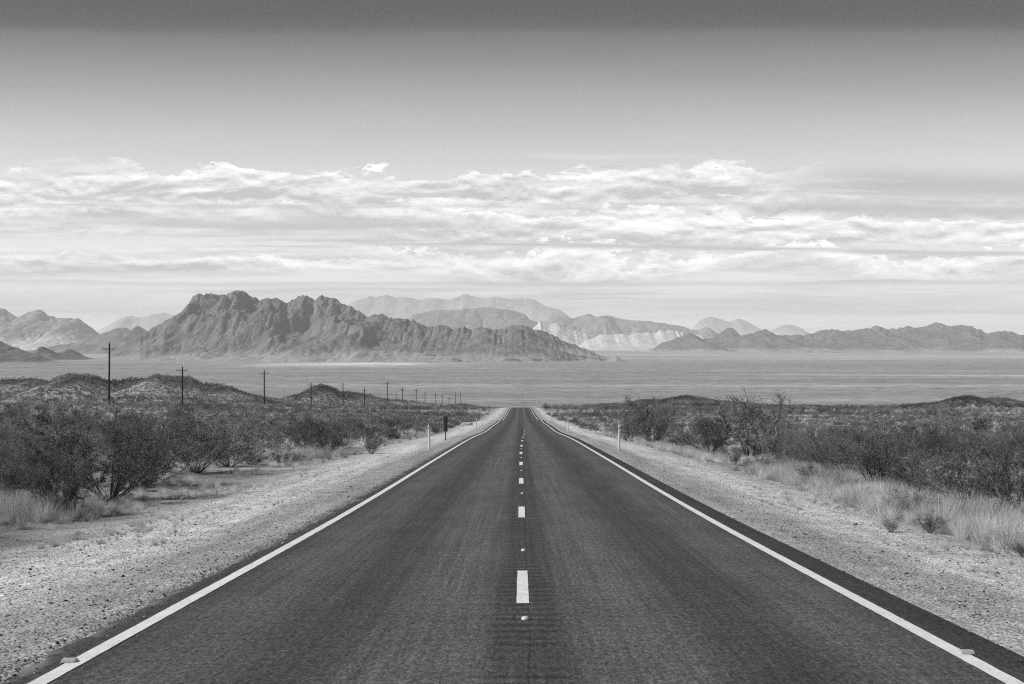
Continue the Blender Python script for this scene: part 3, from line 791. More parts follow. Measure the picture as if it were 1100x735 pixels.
o = scatter('distant_scrub', MIDP + FARP, rest[:, :3], rot, np.stack([sc * wd, sc * wd, sc], -1), idx)
tag(o, 'mass of dark desert scrub covering the plain and small hills', 'scrub', kind='stuff')

# ---- low grey bushes
xx, yy, rs = field(42000, 20, 380, None, 8)
lat = xx - roadx(yy); al = abs(lat)
edge = np.where(lat < 0, 9.8, 8.9) + 1.2 * fbm(yy / 7, xx * 0 + 2, 64, 3) - sstep(80, 160, yy) * 2
keep = rs.uniform(0, 1, len(xx)) < sstep(0, 2.5, al - edge) * (.2 + .7 * vnoise(xx / 9, yy / 12, 65)) * np.where(yy < 160, .55, .35)
xx, yy = xx[keep], yy[keep]; zz = ground(xx, yy); hh = np.clip(rs.normal(.5, .16, len(xx)), .2, .95)
infr = abs(xx / yy) < .395
il = [i for i in np.argsort(yy / hh) if infr[i]][:300]
for i in il:
    e = obj('low_bush', LOWP[random.randrange(5)]); e.location = (xx[i], yy[i], zz[i]); e.rotation_euler = (0, 0, random.uniform(0, 6.28)); s2 = hh[i] / .62; e.scale = (s2 * 1.1, s2 * 1.1, s2)
    sd = 'left' if xx[i] < roadx(yy[i]) else 'right'
    tag(e, 'low grey knee-high bush among the taller scrub, %s of the road' % sd, 'low bush', 'low grey bushes among the scrub %s of the road' % sd)
ils = set(il); r_ = [i for i in range(len(xx)) if i not in ils]; n = len(r_)
rot = np.zeros((n, 3)); rot[:, 2] = RS.uniform(0, 6.28, n); s2 = hh[r_] / .62
o = scatter('low_scrub', LOWP, np.stack([xx[r_], yy[r_], zz[r_]], -1), rot, np.stack([s2 * 1.15, s2 * 1.15, s2], -1), RS.randint(0, 5, n))
tag(o, 'mass of low grey undergrowth between the bushes', 'undergrowth', kind='stuff')

# ---- dry grass
pts = []; gs = []; gi_ = []
def grass_patch(n, xr, yr, thr, seed, hs=1.0, latmin=7.6, far=False):
    rs = np.random.RandomState(seed); y_ = rs.uniform(yr[0], yr[1], n); l_ = rs.uniform(xr[0], xr[1], n); x_ = l_ + roadx(y_)
    m = (vnoise(x_ / 2.4, y_ / 4.0, 70) * .62 + vnoise(x_ / .8, y_ / 1.0, 71) * .38 + rs.uniform(-.12, .12, n) > thr) & (abs(l_) > latmin + .9 * fbm(y_ / 3, y_ * 0, 73, 3))
    x_, y_ = x_[m], y_[m]; z_ = ground(x_, y_)
    pts.append(np.stack([x_, y_, z_], -1)); gs.append(hs * rs.uniform(.45, 1.15, len(x_))); gi_.append((5 + rs.randint(0, 3, len(x_))) if far else rs.randint(0, 5, len(x_)))
grass_patch(7000, (8.0, 12.8), (16, 62), .56, 1, .85, 8.7)
grass_patch(2600, (11.0, 24), (18, 70), .52, 2, .9)
grass_patch(1800, (7.6, 11.5), (60, 150), .42, 3, .8)
grass_patch(2600, (-14, -9.3), (18, 60), .60, 4, .55, 9.6)
grass_patch(4200, (-34, -12), (24, 80), .55, 5, .9)
grass_patch(900, (-12.5, -8.6), (60, 150), .52, 6, .6)
grass_patch(26000, (-150, -10), (75, 420), .50, 7, 1.7, 9, True)
grass_patch(26000, (10, 150), (75, 420), .50, 8, 1.7, 9, True)
grass_patch(1500, (-9.6, -5.6), (12, 60), .66, 9, .32, 5.6)
grass_patch(1500, (5.8, 9.0), (12, 60), .66, 10, .32, 5.8)
# a denser tongue of pale grass left of the small isolated bush, as in the photograph
for (px, py, nn, sx, sy) in ((300, 492, 260, 1.8, 5), (20, 556, 150, 1.2, 2.4), (1060, 582, 420, 1.5, 2.6), (965, 545, 300, 1.3, 4), (850, 515, 260, 1.0, 6), (1010, 560, 260, 1.5, 3)):
    x, y, z = at(px, py); rs = np.random.RandomState(int(px)); x_ = x + rs.normal(size=nn) * sx * .6; y_ = y + rs.normal(size=nn) * sy * .5
    m = abs(x_ - roadx(y_)) > 7.8; x_, y_ = x_[m], y_[m]
    pts.append(np.stack([x_, y_, ground(x_, y_)], -1)); gs.append(rs.uniform(.5, 1.2, len(x_))); gi_.append(rs.randint(0, 5, len(x_)))
P = np.concatenate(pts); sg = np.concatenate(gs); n = len(P); rot = RS.uniform(-.12, .12, (n, 3)); rot[:, 2] = RS.uniform(0, 6.28, n)
o = scatter('grass', GRASSP + FGRASSP, P, rot, np.repeat(sg[:, None], 3, 1), np.concatenate(gi_)); tag(o, 'pale dry grass tufts along both gravel verges', 'grass', kind='stuff')

# ---- loose gravel
n = 70000; rs = np.random.RandomState(77)
y_ = 9 + 60 * rs.uniform(0, 1, n) ** 1.6; sd = rs.choice([-1, 1], n); l_ = sd * (np.where(sd < 0, 3.8, 4.15) + 9.8 * rs.uniform(0, 1, n) ** 1.15)
x_ = l_ + roadx(y_); keep = rs.uniform(0, 1, n) < np.where(abs(l_) < np.where(sd < 0, 4.05, 4.45), .30, 1.0); keep &= (x_ / y_ < .55) & (x_ / y_ > -.55)
x_, y_ = x_[keep], y_[keep]; n = len(x_); lq = x_ - roadx(y_)
gzz = np.where((lq > -4.0) & (lq < 4.42), prof(y_) - .012 * abs(lq) + .014, ground(x_, y_))
s_ = .006 + .016 * rs.uniform(0, 1, n) ** 2.5 + .026 * (rs.uniform(0, 1, n) > .985) * rs.uniform(.3, 1, n)
o = scatter('gravel', PEBP, np.stack([x_, y_, gzz + s_ * .15], -1), rs.uniform(-.4, .4, (n, 3)) + np.stack([0 * x_, 0 * x_, rs.uniform(0, 6.28, n)], -1), np.repeat(s_[:, None], 3, 1) * rs.uniform(.8, 1.2, (n, 3)), rs.randint(0, 5, n))
tag(o, 'loose pale and dark gravel stones on both road verges', 'gravel', kind='stuff')
# ---- a few rocks one can point to
import bmesh
def rock(px, py, wpx, label, seed):
    x, y, z = at(px, py); bm = bmesh.new(); bmesh.ops.create_icosphere(bm, subdivisions=3, radius=.5)
    rs = np.random.RandomState(seed); k = rs.uniform(0, 50, 2); w = wpx * y / F
    for v in bm.verts:
        f = 1 + .28 * float(fbm(np.array(v.co.x * 2.2 + k[0]), np.array(v.co.y * 2.2 + v.co.z * 1.7 + k[1]), seed, 3))
        v.co = v.co * f
        if v.co.z > .22: v.co.z = .22 + (v.co.z - .22) * .3
        v.co.x *= w; v.co.y *= w * .8; v.co.z *= w * .62
    me = bpy.data.meshes.new('rock'); bm.to_mesh(me); bm.free(); me.materials.append(M['rock'])
    o = obj('rock', me); o.location = (x, y, z + .08 * w); o.rotation_euler = (0, 0, rs.uniform(0, 6)); tag(o, label, 'rock')
rock(57, 557, 14, 'larger pale flat rock at the foot of the left bush with dark shrub shade', 1)
rock(73, 559, 8, 'smaller pale rock beside the larger one under the left bush', 2)
rock(116, 546, 9, 'pale rock below the stems of the largest left bush', 3)
rock(502, 457, 12, 'pale flat slab lying on the left verge beyond the dark marker post', 4)
rock(898, 546, 10, 'pale low rock in front of the grass on the right verge', 5)

# ------------------------------------------------------------------ bare tree (mesquite)
def tree_mesh(seed, h, trunks=4, leafy=0):
    rs = np.random.RandomState(seed); tr = ([], []); cr = ([], []); ends = []
    def rec(p, d, L_, r, lev):
        k = 5; P = grow(rs, p, d, L_, k, .16, .03); tgt = tr if lev < 2 else cr
        tgt[0].append(P); tgt[1].append(r * np.linspace(1, .6, k))
        if lev >= 5: ends.append(P); return
        nb = 3 if lev < 2 else rs.randint(3, 5)
        for b in range(nb):
            i = rs.randint(2, k); dd = unit(unit(P[i] - P[i-1]) + rs.normal(size=3) * (.5 + .07 * lev) + [0, 0, .1])
            rec(P[i], dd, L_ * rs.uniform(.58, .82), max(r * .6, .009), lev + 1)
    for s in range(trunks):
        az = s * 6.28 / trunks + rs.uniform(-.5, .5); tl = rs.uniform(.15, .85)
        rec(np.array([math.cos(az) * .08, math.sin(az) * .08, -.05]), np.array([math.cos(az) * math.sin(tl), math.sin(az) * math.sin(tl), math.cos(tl)]), h * .36, .06, 0)
    return tubes(*tr, sides=5), tubes(*cr, sides=3), np.array(ends)
def bare_tree(px, py, hpx, label, seed, trunks=4, leafy=0):
    x, y, z = at(px, py); h = hpx * y / F
    (tv, tf), (cv, cf), ends = tree_mesh(seed, 3.0, trunks)
    k = h / max(cv[:, 2].max(), .1)
    e = empty('mesquite_tree', (x, y, z)); 
    obj('trunk', mesh_from('trunk', tv * k, tf, [M['wood']], True), e); obj('crown', mesh_from('crown', cv * k, cf, [M['wood_pale'] if not leafy else M['wood']]), e)
    if leafy:
        rs = np.random.RandomState(seed + 1); T = ends.reshape(-1, 3); i = rs.randint(0, len(T), leafy); lv, lf = leaf_quads(T[i] * k + rs.normal(size=(leafy, 3)) * .05, .04, rs)
        obj('foliage', mesh_from('foliage', lv, lf, [M['leaf']]), e)
    tag(e, label, 'tree')
bare_tree(803, 493, 80, 'leafless pale twiggy tree standing above the scrub on the right verge', 31, 5)
bare_tree(770, 488, 62, 'thin bare tree just left of the taller leafless tree', 32, 3)
bare_tree(834, 488, 46, 'low bare thicket tree between the tall leafless tree and the dark bushes', 33, 4)
bare_tree(694, 470, 44, 'half bare dark tree rising from the dense bush, nearer the road', 34, 4, 9000)
bare_tree(330, 488, 50, 'twiggy bent tree leaning over pale grass, left scrub', 35, 4, 5000)

# ------------------------------------------------------------------ utility poles
def mat_pole(t):
    geo = t.node('ShaderNodeTexCoord').outputs['Object']; g = t.sep(geo)
    n = t.noise(t.comb(t.m('MULTIPLY', g[0], 40.0), t.m('MULTIPLY', g[1], 40.0), t.m('MULTIPLY', g[2], 1.2)), 1.0, 5, .7)
    return {'v': t.mr(n, .3, .7, .025, .075), 'bump': n, 'bd': .01}
M['pole'] = material('pole_wood', mat_pole, .9, .1)
M['insul'] = material('insulator', lambda t: .12, .35, .5)
M['metal'] = material('galvanised_metal', lambda t: {'v': t.mr(t.noise(t.node('ShaderNodeTexCoord').outputs['Object'], 6.0, 4), .3, .7, .16, .26)}, .5, .5)
def cyl(bm, r1, r2, z0, z1, seg=10, x=0, y=0):
    import mathutils
    bmesh.ops.create_cone(bm, cap_ends=True, segments=seg, radius1=r1, radius2=r2, depth=z1 - z0, matrix=mathutils.Matrix.Translation((x, y, (z0 + z1) / 2)))
def box(bm, x0, x1, y0, y1, z0, z1, bev=0.0):
    import mathutils
    r = bmesh.ops.create_cube(bm, size=1.0, matrix=mathutils.Matrix.LocRotScale(((x0+x1)/2, (y0+y1)/2, (z0+z1)/2), None, (x1-x0, y1-y0, z1-z0)))
    if bev:
        es = list({e for v in r['verts'] for e in v.link_edges}); bmesh.ops.bevel(bm, geom=es, offset=bev, segments=2, affect='EDGES')
def bmobj(name, fn, mat, parent=None, smooth=False):
    bm = bmesh.new(); fn(bm); me = bpy.data.meshes.new(name); bm.to_mesh(me); bm.free()
    if mat: me.materials.append(mat)
    if smooth: me.polygons.foreach_set('use_smooth', np.full(len(me.polygons), True))
    return obj(name, me, parent)
PH = 12.0
pcache = {}
def pole_meshes():
    d = {}
    def shaft(bm): cyl(bm, .19, .13, -1.5, PH, 12)
    def arm(bm): box(bm, -1.22, 1.22, -.20, -.09, PH - 1.12, PH - .98, .01)
    def brace(sx):
        def f(bm):
            n = 4; a = np.array([sx * .68, -.215, PH - 1.12]); b = np.array([sx * .10, -.145, PH - 1.95])
            v, fq = tubes([np.stack([a, (a + b) / 2, b])], [np.full(3, .028)], 4)
            vs = [bm.verts.new(p) for p in v]
            for q in fq: bm.faces.new([vs[i] for i in q])
        return f
    def ins(x, z):
        def f(bm):
            yy_ = -.145 if x else 0
            cyl(bm, .015, .015, z, z + .16, 6, x, yy_); cyl(bm, .045, .055, z + .12, z + .17, 10, x, yy_); cyl(bm, .055, .03, z + .171, z + .26, 10, x, yy_); cyl(bm, .04, .045, z + .261, z + .31, 10, x, yy_)
        return f
    d['shaft'] = [(shaft, M['pole'])]; d['crossarm'] = [(arm, M['pole'])]; d['brace'] = [(brace(-1), M['pole']), (brace(1), M['pole'])]
    d['insulator'] = [(ins(-1.12, PH - .985), M['insul']), (ins(1.12, PH - .985), M['insul']), (ins(0, PH - .01), M['insul'])]
    return d
src = None
def make_pole(px, d, top, label, kind='cross'):
    global src
    x = (px - CXP) * d / F; zt = (CYP - top) * d / F; zg = float(ground(x, d))
    sz = np.clip((zt - zg) / PH, .8, 1.35)
    e = empty('utility_pole', (x, d, zg)); e.scale = (1 + d / 1900, 1 + d / 1900, sz)
    if src is None:
        src = {}
        for nm, lst in pole_meshes().items():
            src[nm] = []
            for fn, mt in lst:
                ob = bmobj(nm, fn, mt, e); src[nm].append(ob)
    else:
        for nm, lst in src.items():
            if kind == 'plain' and nm in ('crossarm', 'brace'): continue
            for k, ob in enumerate(lst):
                if kind == 'plain' and nm == 'insulator' and k < 2: continue
                c = ob.copy(); COL.objects.link(c); c.parent = e
    e.rotation_euler = (random.uniform(-.012, .012), random.uniform(-.008, .012), random.uniform(-.1, .1))
    tag(e, label, 'utility pole', 'wooden power poles running beside the road')
make_pole(117, 264, 369, 'nearest and tallest wooden power pole with crossarm, far left')
make_pole(196, 321, 394, 'second power pole, standing before the right hump of the double hill')
make_pole(284, 424, 398, 'power pole alone on open plain between the two left hills')
make_pole(334, 518, 411, 'power pole in front of the left slope of the single dark peaked hill')
make_pole(368.5, 613, 411.5, 'thin pole without crossarm in front of the dark hill slope', 'plain')
make_pole(391.5, 693, 417, 'short looking crossarm pole low on the right slope of the dark hill')
make_pole(416, 815, 410, 'tall power pole standing just right of the dark hill')
make_pole(432.5, 917, 416.5, 'crossarm pole second to the right past the dark hill')
make_pole(447, 1040, 416, 'crossarm pole third to the right past the dark hill')
make_pole(456.5, 1131, 421, 'fourth crossarm pole past the dark hill, shorter than its left neighbour')
make_pole(467.7, 1280, 422, 'fifth crossarm pole past the dark hill')
make_pole(475.5, 1400, 422.5, 'sixth crossarm pole past the dark hill')
make_pole(482.5, 1530, 424.5, 'last and shortest crossarm pole before the two bare poles')
make_pole(489.2, 1250, 419.5, 'left one of the two thin bare poles next to the road end', 'plain')
make_pole(495, 1180, 418, 'right one of the two thin bare poles next to the road end', 'plain')
make_pole(425.6, 1100, 422, 'tiny thin pole between two crossarm poles past the dark hill', 'plain')

# ------------------------------------------------------------------ delineator posts and marker
M['white'] = material('white_plastic', lambda t: {'v': t.mr(t.noise(t.node('ShaderNodeTexCoord').outputs['Object'], 5.0, 4), .3, .7, .62, .78)}, .5, .4)
M['reflect'] = material('reflector', lambda t: .35, .25, .6)
M['darkmetal'] = material('dark_metal', lambda t: {'v': t.mr(t.noise(t.node('ShaderNodeTexCoord').outputs['Object'], 3.0, 4), .3, .7, .035, .07)}, .6, .4)
psrc = None
def delineator(lat, d, h, label, px=None):
    global psrc
    x = (px - CXP) * d / F if px else lat + float(roadx(d)); z = float(ground(x, d))
    e = empty('delineator_post', (x, d, z)); e.scale = (1, 1, h / 1.25)
    if psrc is None:
        def blade(bm):
            n = 9; xs_ = np.linspace(-.052, .052, n); prev = None
            fr = [(u, .030 * (u / .052) ** 2) for u in xs_]
            ring = fr + [(u, w - .010) for u, w in reversed(fr)]
            lo = [bm.verts.new((u, w, -.25)) for u, w in ring]; hi = [bm.verts.new((u, w, 1.25 - 6 * u * u)) for u, w in ring]
            for i in range(len(ring)):
                j = (i + 1) % len(ring); bm.faces.new((lo[i], lo[j], hi[j], hi[i]))
            bm.faces.new(hi)
        def refl(bm): box(bm, -.038, .038, -.020, -.013, 1.03, 1.15, .002)
        psrc = [bmobj('post_blade', blade, M['white'], e), bmobj('reflector', refl, M['reflect'], e)]
    else:
        for ob in psrc:
            c = ob.copy(); COL.objects.link(c); c.parent = e
    e.rotation_euler = (random.uniform(-.02, .02), random.uniform(-.03, .03), random.uniform(-.15, .15))
    tag(e, label, 'marker post', 'white marker posts along the road')
for sd, s, px0 in ((-1, 'left', 461.3), (1, 'right', 664.8)):
    nm = ['nearest white marker post on the %s gravel verge', 'second white marker post on the %s verge', 'third white marker post along the %s verge', 'fourth tiny white marker post along the %s verge',
          'fifth tiny white marker post on the %s verge', 'last distant white marker post on the %s verge by the crest']
    for k, d in enumerate((71, 148, 228, 300, 370, 440)):
        delineator(sd * (4.85 if sd < 0 else 5.15), d, (1.33, 1.3, 1.25, 1.2, 1.2, 1.2)[k], nm[k] % s, px0 if k == 0 else None)
# dark narrow marker sign seen from behind
x, d, z = at(478.6, 473); e = empty('marker_sign', (x, d, z))
def board(bm): box(bm, -.135, .135, .028, .036, .62, 1.66, .003)
def bpost(bm):
    box(bm, -.028, .028, -.004, .002, -.3, 1.70); box(bm, -.034, -.028, -.004, .027, -.3, 1.70); box(bm, .028, .034, -.004, .027, -.3, 1.70)
def bframe(bm):
    box(bm, -.15, -.136, .02, .04, .60, 1.68); box(bm, .136, .15, .02, .04, .60, 1.68); box(bm, -.135, .135, .02, .04, 1.661, 1.68); box(bm, -.135, .135, .02, .04, .60, .619)
bmobj('board', board, M['darkmetal'], e); bmobj('post', bpost, M['darkmetal'], e); bmobj('frame', bframe, M['metal'], e)
tag(e, 'narrow dark upright marker board on a post beside the left white post', 'sign')

# ------------------------------------------------------------------ raised pavement markers
def dome(bm):
    n = 14; prof_ = [(.042, 0), (.042, .014), (.036, .028), (.021, .038), (.0, .042)]
    rings = []
    for r, zz_ in prof_[:-1]: rings.append([bm.verts.new((r * math.cos(a), r * math.sin(a), zz_)) for a in np.arange(n) * 2 * math.pi / n])
    for a, b in zip(rings[:-1], rings[1:]):
        for i in range(n): bm.faces.new((a[i], a[(i+1) % n], b[(i+1) % n], b[i]))
    c = bm.verts.new((0, 0, .042))
    for i in range(n): bm.faces.new((rings[-1][i], rings[-1][(i+1) % n], c))
M['dome'] = material('ceramic', lambda t: {'v': t.mr(t.noise(t.node('ShaderNodeTexCoord').outputs['Object'], 30.0, 4), .3, .7, .5, .8)}, .3, .5)
def rz(u, d): return float(prof(d)) - .012 * abs(u) + .0125
M['housing'] = material('reflector_housing', lambda t: {'v': t.mr(t.noise(t.node('ShaderNodeTexCoord').outputs['Object'], 40.0, 4), .3, .7, .3, .55)}, .5, .4)
dsrc = None; ordn = ['nearest', 'second nearest', 'third', 'fourth', 'fifth', 'sixth', 'seventh', 'eighth']
for k in range(6):
    d = dash0 - 1.0 + 6.1 * k if k < 2 else dash0 - 1.0 + 12.2 * (k - 1) + (6.1 if k == 2 else 6.1)
    d = [13.1, 19.9, 34.1, 46.4, 58.5, 70.7][k]
    if dsrc is None: dsrc = bmobj('road_stud', dome, M['dome'], None, True); o = dsrc
    else: o = dsrc.copy(); COL.objects.link(o)
    o.location = (float(roadx(d)) + .0, d, rz(0, d)); o.scale = (.9, .9, .8)
    tag(o, '%s round white road stud on the centre line, counted from the camera' % ordn[k].capitalize(), 'road stud', 'round white studs on the centre line')
def wedge(bm):
    lo = [(-.058, -.055, 0), (.058, -.055, 0), (.058, .055, 0), (-.058, .055, 0)]; hi = [(-.054, -.03, .034), (.054, -.03, .034), (.054, .03, .034), (-.054, .03, .034)]
    a = [bm.verts.new(p) for p in lo]; b = [bm.verts.new(p) for p in hi]
    bm.faces.new(b)
    for i in range(4): bm.faces.new((a[i], a[(i+1) % 4], b[(i+1) % 4], b[i]))
def lens(bm):
    v = [bm.verts.new(p) for p in ((-.05, -.0545, .006), (.05, -.0545, .006), (.047, -.0338, .030), (-.047, -.0338, .030))]; bm.faces.new(v)
    r = bmesh.ops.extrude_face_region(bm, geom=list(bm.faces))
    for g in r['geom']:
        if isinstance(g, bmesh.types.BMVert): g.co.y -= .0025; g.co.z += .0015
for px, py, u, lb in ((85, 708, -3.72, 'square raised reflector sitting on the left white edge line'), (1021, 699, 3.72, 'square raised reflector sitting on the right white edge line')):
    d = F * 7.3 / (1062 - (735 - py) * 3.70)
    e = empty('road_reflector', (u + float(roadx(d)), d, rz(u, d) + .006)); e.scale = (1.0, 1.0, .75)
    bmobj('housing', wedge, M['housing'], e); bmobj('lens', lens, M['reflect'], e); tag(e, lb, 'reflector')

# ------------------------------------------------------------------ haze
def hz(bm): box(bm, -60000, 60000, -3200, 72000, -165, 1950)
hb = bmobj('haze', hz, None); mt = bpy.data.materials.new('haze'); mt.use_nodes = True; t = NT(mt.node_tree); t.n.clear()
out = t.node('ShaderNodeOutputMaterial'); pv = t.node('ShaderNodeVolumePrincipled')
pv.inputs['Color'].default_value = (.93, .93, .93, 1); pv.inputs['Density'].default_value = 2.3e-5; pv.inputs['Anisotropy'].default_value = 0.0
t.l.new(pv.outputs[0], out.inputs['Volume']); hb.data.materials.append(mt); tag(hb, 'pale desert haze over the valley', 'haze', kind='stuff')

# ------------------------------------------------------------------ world, sun, camera
SUN_EL, SUN_AZ = math.radians(43), math.radians(-100)      # azimuth clockwise from +Y: sun on the left, a little behind
w = bpy.data.worlds.new('World'); S.world = w; w.use_nodes = True
t = NT(w.node_tree); t.n.clear()
out = t.node('ShaderNodeOutputWorld'); bg = t.node('ShaderNodeBackground'); t.l.new(bg.outputs[0], out.inputs[0])
sky = t.node('ShaderNodeTexSky'); sky.sky_type = 'NISHITA'; sky.sun_disc = False; sky.sun_elevation = SUN_EL; sky.sun_rotation = SUN_AZ
sky.altitude = 600; sky.dust_density = 1.2
bw = t.node('ShaderNodeRGBToBW'); t.l.new(sky.outputs[0], bw.inputs[0])
dirv = t.node('ShaderNodeTexCoord').outputs['Generated']
dx_, dy_, dz_ = t.sep(dirv)
rr = t.m('SQRT', t.m('ADD', t.m('MULTIPLY', dx_, dx_), t.m('MULTIPLY', dy_, dy_)))
el = t.m('DIVIDE', dz_, t.m('MAXIMUM', t.m('MAXIMUM', t.m('MULTIPLY', rr, .86), dy_), .001))
az = t.m('ARCTAN2', dx_, dy_)
STR = .1
PROBE = False
# graduated darkening set by hand in the sky colour: the higher, the darker
el = t.m('ADD', el, t.m('MULTIPLY', t.m('SUBTRACT', t.noise(t.comb(t.m('MULTIPLY', az, 3.0), t.m('MULTIPLY', el, 30.0), 0.0), 1.0, 6, .6), .5), .014))
filt = t.curve(el, [(0.0, 1.48), (.02, 1.36), (.06, 1.06), (.10, .89), (.122, .78), (.136, .67), (.156, .55), (.177, .42), (.197, .30), (.218, .19), (.2270, .152), (.2360, .082), (.252, .064), (.32, .070)])
GAIN = .42
skyv = filt
def cn(sx, sy, oy, det, rough, dist=0.0, seed=0.0):
    return t.noise(t.comb(t.m('MULTIPLY', az, sx), t.m('MULTIPLY', t.m('ADD', el, oy), sy), seed), 1.0, det, rough, dist)
puff = cn(15, 52, 0, 12, .64, .3, 1.0); puff_u = cn(15, 52, .004, 12, .64, .3, 1.0)
strat = cn(3.4, 60, 0, 10, .62, .3, 5.0); strat_u = cn(3.4, 60, .003, 10, .62, .3, 5.0)
fineb = cn(60, 190, 0, 6, .65, .3, 3.0)
relp = t.m('SUBTRACT', puff, puff_u); rels = t.m('SUBTRACT', strat, strat_u)
# thin sheets between the rows
env = t.m('MULTIPLY', t.mr(t.m('ADD', el, t.m('MULTIPLY', t.m('SUBTRACT', puff, .5), .03)), .106, .124, 1, 0, True), t.mr(el, .010, .045, .25, 1, True))
cov = t.m('MULTIPLY', env, t.mr(strat, .36, .54, 0, .95, True))
cb = t.m('ADD', .80, t.m('ADD', t.m('MULTIPLY', rels, 2.0), t.m('MULTIPLY', relp, .8)))
v = t.mix(cov, skyv, t.m('MINIMUM', t.m('MAXIMUM', t.m('MULTIPLY', cb, 1.12), .62), 1.15))
grey = t.m('MULTIPLY', env, t.mr(cn(2.4, 75, 0, 9, .64, .3, 15.0), .50, .64, 0, .9, True))
v = t.mix(grey, v, .60)
def row(v, base, H, seed, lo, hi, c0, c1, tilt=0.0, azlo=None, azhi=None, soft=.05, amt=1.0, kx=14.0, bil=1.0):
    """a row of heaped clouds: flat grey base, ragged bright tops"""
    hb_ = t.m('ADD', base, t.m('MULTIPLY', az, tilt))
    q = t.m('DIVIDE', t.m('SUBTRACT', el, hb_), H)
    big = t.noise(t.comb(t.m('MULTIPLY', az, kx), t.m('MULTIPLY', el, 12.0), seed), 1.0, 6, .6)
    b2 = cn(26, 66, 0, 12, .66, .35, seed + 2)
    q2 = t.m('ADD', q, t.m('ADD', t.m('MULTIPLY', t.m('SUBTRACT', big, .5), 2.6), t.m('MULTIPLY', t.m('SUBTRACT', b2, .5), 1.5 * bil)))
    top = t.mr(q2, .98, .86, 0, 1, True)
    bot = t.mr(t.m('ADD', q, t.m('MULTIPLY', t.m('SUBTRACT', strat, .5), 1.2)), -.12, .16, 0, 1, True)
    cv = t.mr(t.noise(t.comb(t.m('MULTIPLY', az, 3.5), t.m('MULTIPLY', el, 20.0), seed + 5), 1.0, 4, .6), c0, c1, 0, 1, True)
    mk_ = t.m('MULTIPLY', t.m('MULTIPLY', top, bot), t.m('MULTIPLY', cv, amt))
    if azlo is not None: mk_ = t.m('MULTIPLY', mk_, t.mr(az, azlo - soft, azlo + soft, 0, 1, True))
    if azhi is not None: mk_ = t.m('MULTIPLY', mk_, t.mr(az, azhi - soft, azhi + soft, 1, 0, True))
    sh = t.mr(q2, .1, .95, lo, hi)
    sh = t.m('ADD', sh, t.m('ADD', t.m('MULTIPLY', relp, 2.6), t.m('MULTIPLY', t.m('SUBTRACT', fineb, .5), .22)))
    return t.mix(mk_, v, t.m('MINIMUM', t.m('MAXIMUM', sh, .60), 1.42))
v = row(v, .1010, .027, 21.0, .70, 1.06, .34, .50, 0, None, .20, .05, 1.0, 9.0, 1.4)
v = row(v, .0900, .015, 24.0, .72, 1.12, .42, .54)
v = row(v, .0740, .021, 27.0, .76, 1.30, .34, .46, -.010, -.08, None, .05, 1.0, 6.0, 1.2)
v = row(v, .0760, .012, 30.0, .64, .94, .42, .54, 0, None, -.02)
v = row(v, .0455, .025, 33.0, .88, 1.40, .33, .47, -.004, -.10, None, .05, 1.0, 9.0, 1.5)
v = row(v, .0520, .011, 36.0, .82, 1.20, .36, .48, 0, None, -.06)
def bandf(e0, tilt, wid, nz, lo, hi, azlo=None, azhi=None, azsoft=.06):
    c_ = t.m('ADD', e0, t.m('MULTIPLY', az, tilt))
    dd = t.m('DIVIDE', t.m('SUBTRACT', el, c_), wid)
    g = t.m('EXPONENT', t.m('MULTIPLY', t.m('MULTIPLY', dd, dd), -1.0))
    g = t.m('MULTIPLY', g, t.mr(nz, lo, hi, 0, 1, True))
    if azlo is not None: g = t.m('MULTIPLY', g, t.mr(az, azlo - azsoft, azlo + azsoft, 0, 1, True))
    if azhi is not None: g = t.m('MULTIPLY', g, t.mr(az, azhi - azsoft, azhi + azsoft, 1, 0, True))
    return g
s2 = cn(3.0, 170, 0, 8, .6, .2, 9.0); s3 = cn(7.0, 60, 0, 7, .6, .3, 12.0); s4 = cn(4.0, 70, 0, 9, .62, .3, 19.0)
v = t.mix(t.m('MULTIPLY', bandf(.0715, -.018, .0024, s2, .26, .44, -.12), .9), v, .56)      # long grey streak on the right
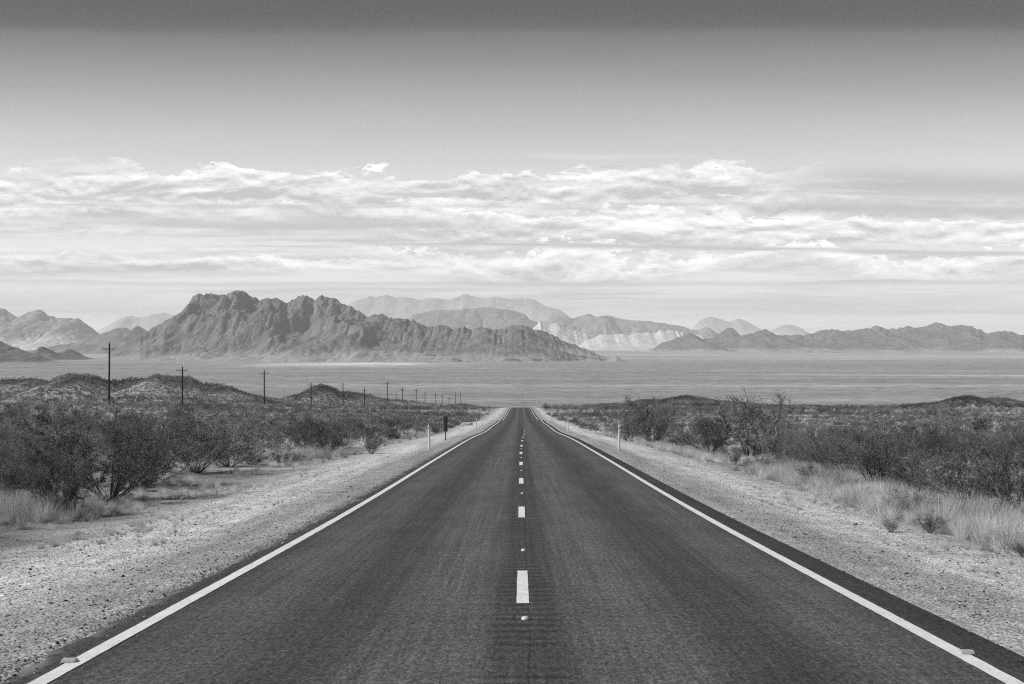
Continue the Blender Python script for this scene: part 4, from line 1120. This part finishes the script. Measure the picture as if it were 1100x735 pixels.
v = t.mix(t.m('MULTIPLY', bandf(.1180, -.010, .0125, s4, .30, .50, .21), .95), v, .50)      # grey sheet, upper right
v = t.mix(t.m('MULTIPLY', bandf(.1000, -.01, .0060, s4, .34, .50, .18), .9), v, .52)
v = t.mix(t.m('MULTIPLY', bandf(.0850, .0, .007, s4, .40, .58, None, -.04), .85), v, .58)   # grey patches on the left
v = t.mix(t.m('MULTIPLY', bandf(.0430, .0, .0022, s2, .34, .52), .6), v, .64)
v = t.mix(t.m('MULTIPLY', bandf(.1000, .0, .002, s2, .40, .55, None, .1), .6), v, .60)
v = t.mix(t.m('MULTIPLY', bandf(.1365, .0, .0018, s3, .46, .6, .0, .12), .5), v, .84)
# height curves carry the tone; the physical sky only modulates it
bfit = t.curve(el, [(-.1, 3.1), (.0, 3.7), (.02, 4.4), (.046, 5.1), (.075, 4.95), (.134, 4.1), (.193, 3.4), (.252, 2.95), (.5, 2.9)])
v = t.m('DIVIDE', t.m('MULTIPLY', v, bw.outputs[0]), bfit)
v = t.m('MULTIPLY', v, 10.4)
t.l.new(t.gray(v), bg.inputs[0]); bg.inputs[1].default_value = .1

sun = bpy.data.lights.new('sun', 'SUN'); sun.energy = 4.4; sun.angle = math.radians(.55); sun.color = (1, 1, 1)
so = bpy.data.objects.new('sun', sun); COL.objects.link(so)
so.rotation_euler = (math.pi / 2 - SUN_EL, 0, math.pi - SUN_AZ)
cam = bpy.data.cameras.new('camera'); cam.sensor_width = 36; cam.lens = 36 * F / 1100; cam.clip_start = .1; cam.clip_end = 250000
co = bpy.data.objects.new('camera', cam); COL.objects.link(co); co.location = (0, 0, 0); co.rotation_euler = (math.pi / 2, 0, 0); S.camera = co
S.view_settings.view_transform = 'Standard'; S.view_settings.look = 'None'; S.view_settings.exposure = 0; S.view_settings.gamma = 1
S.cycles.use_denoising = False; S.cycles.pixel_filter_type = 'BLACKMAN_HARRIS'; S.cycles.filter_width = 1.15; S.cycles.volume_bounces = 1; S.cycles.max_bounces = 6; S.cycles.diffuse_bounces = 2; S.cycles.volume_step_rate = 1.0
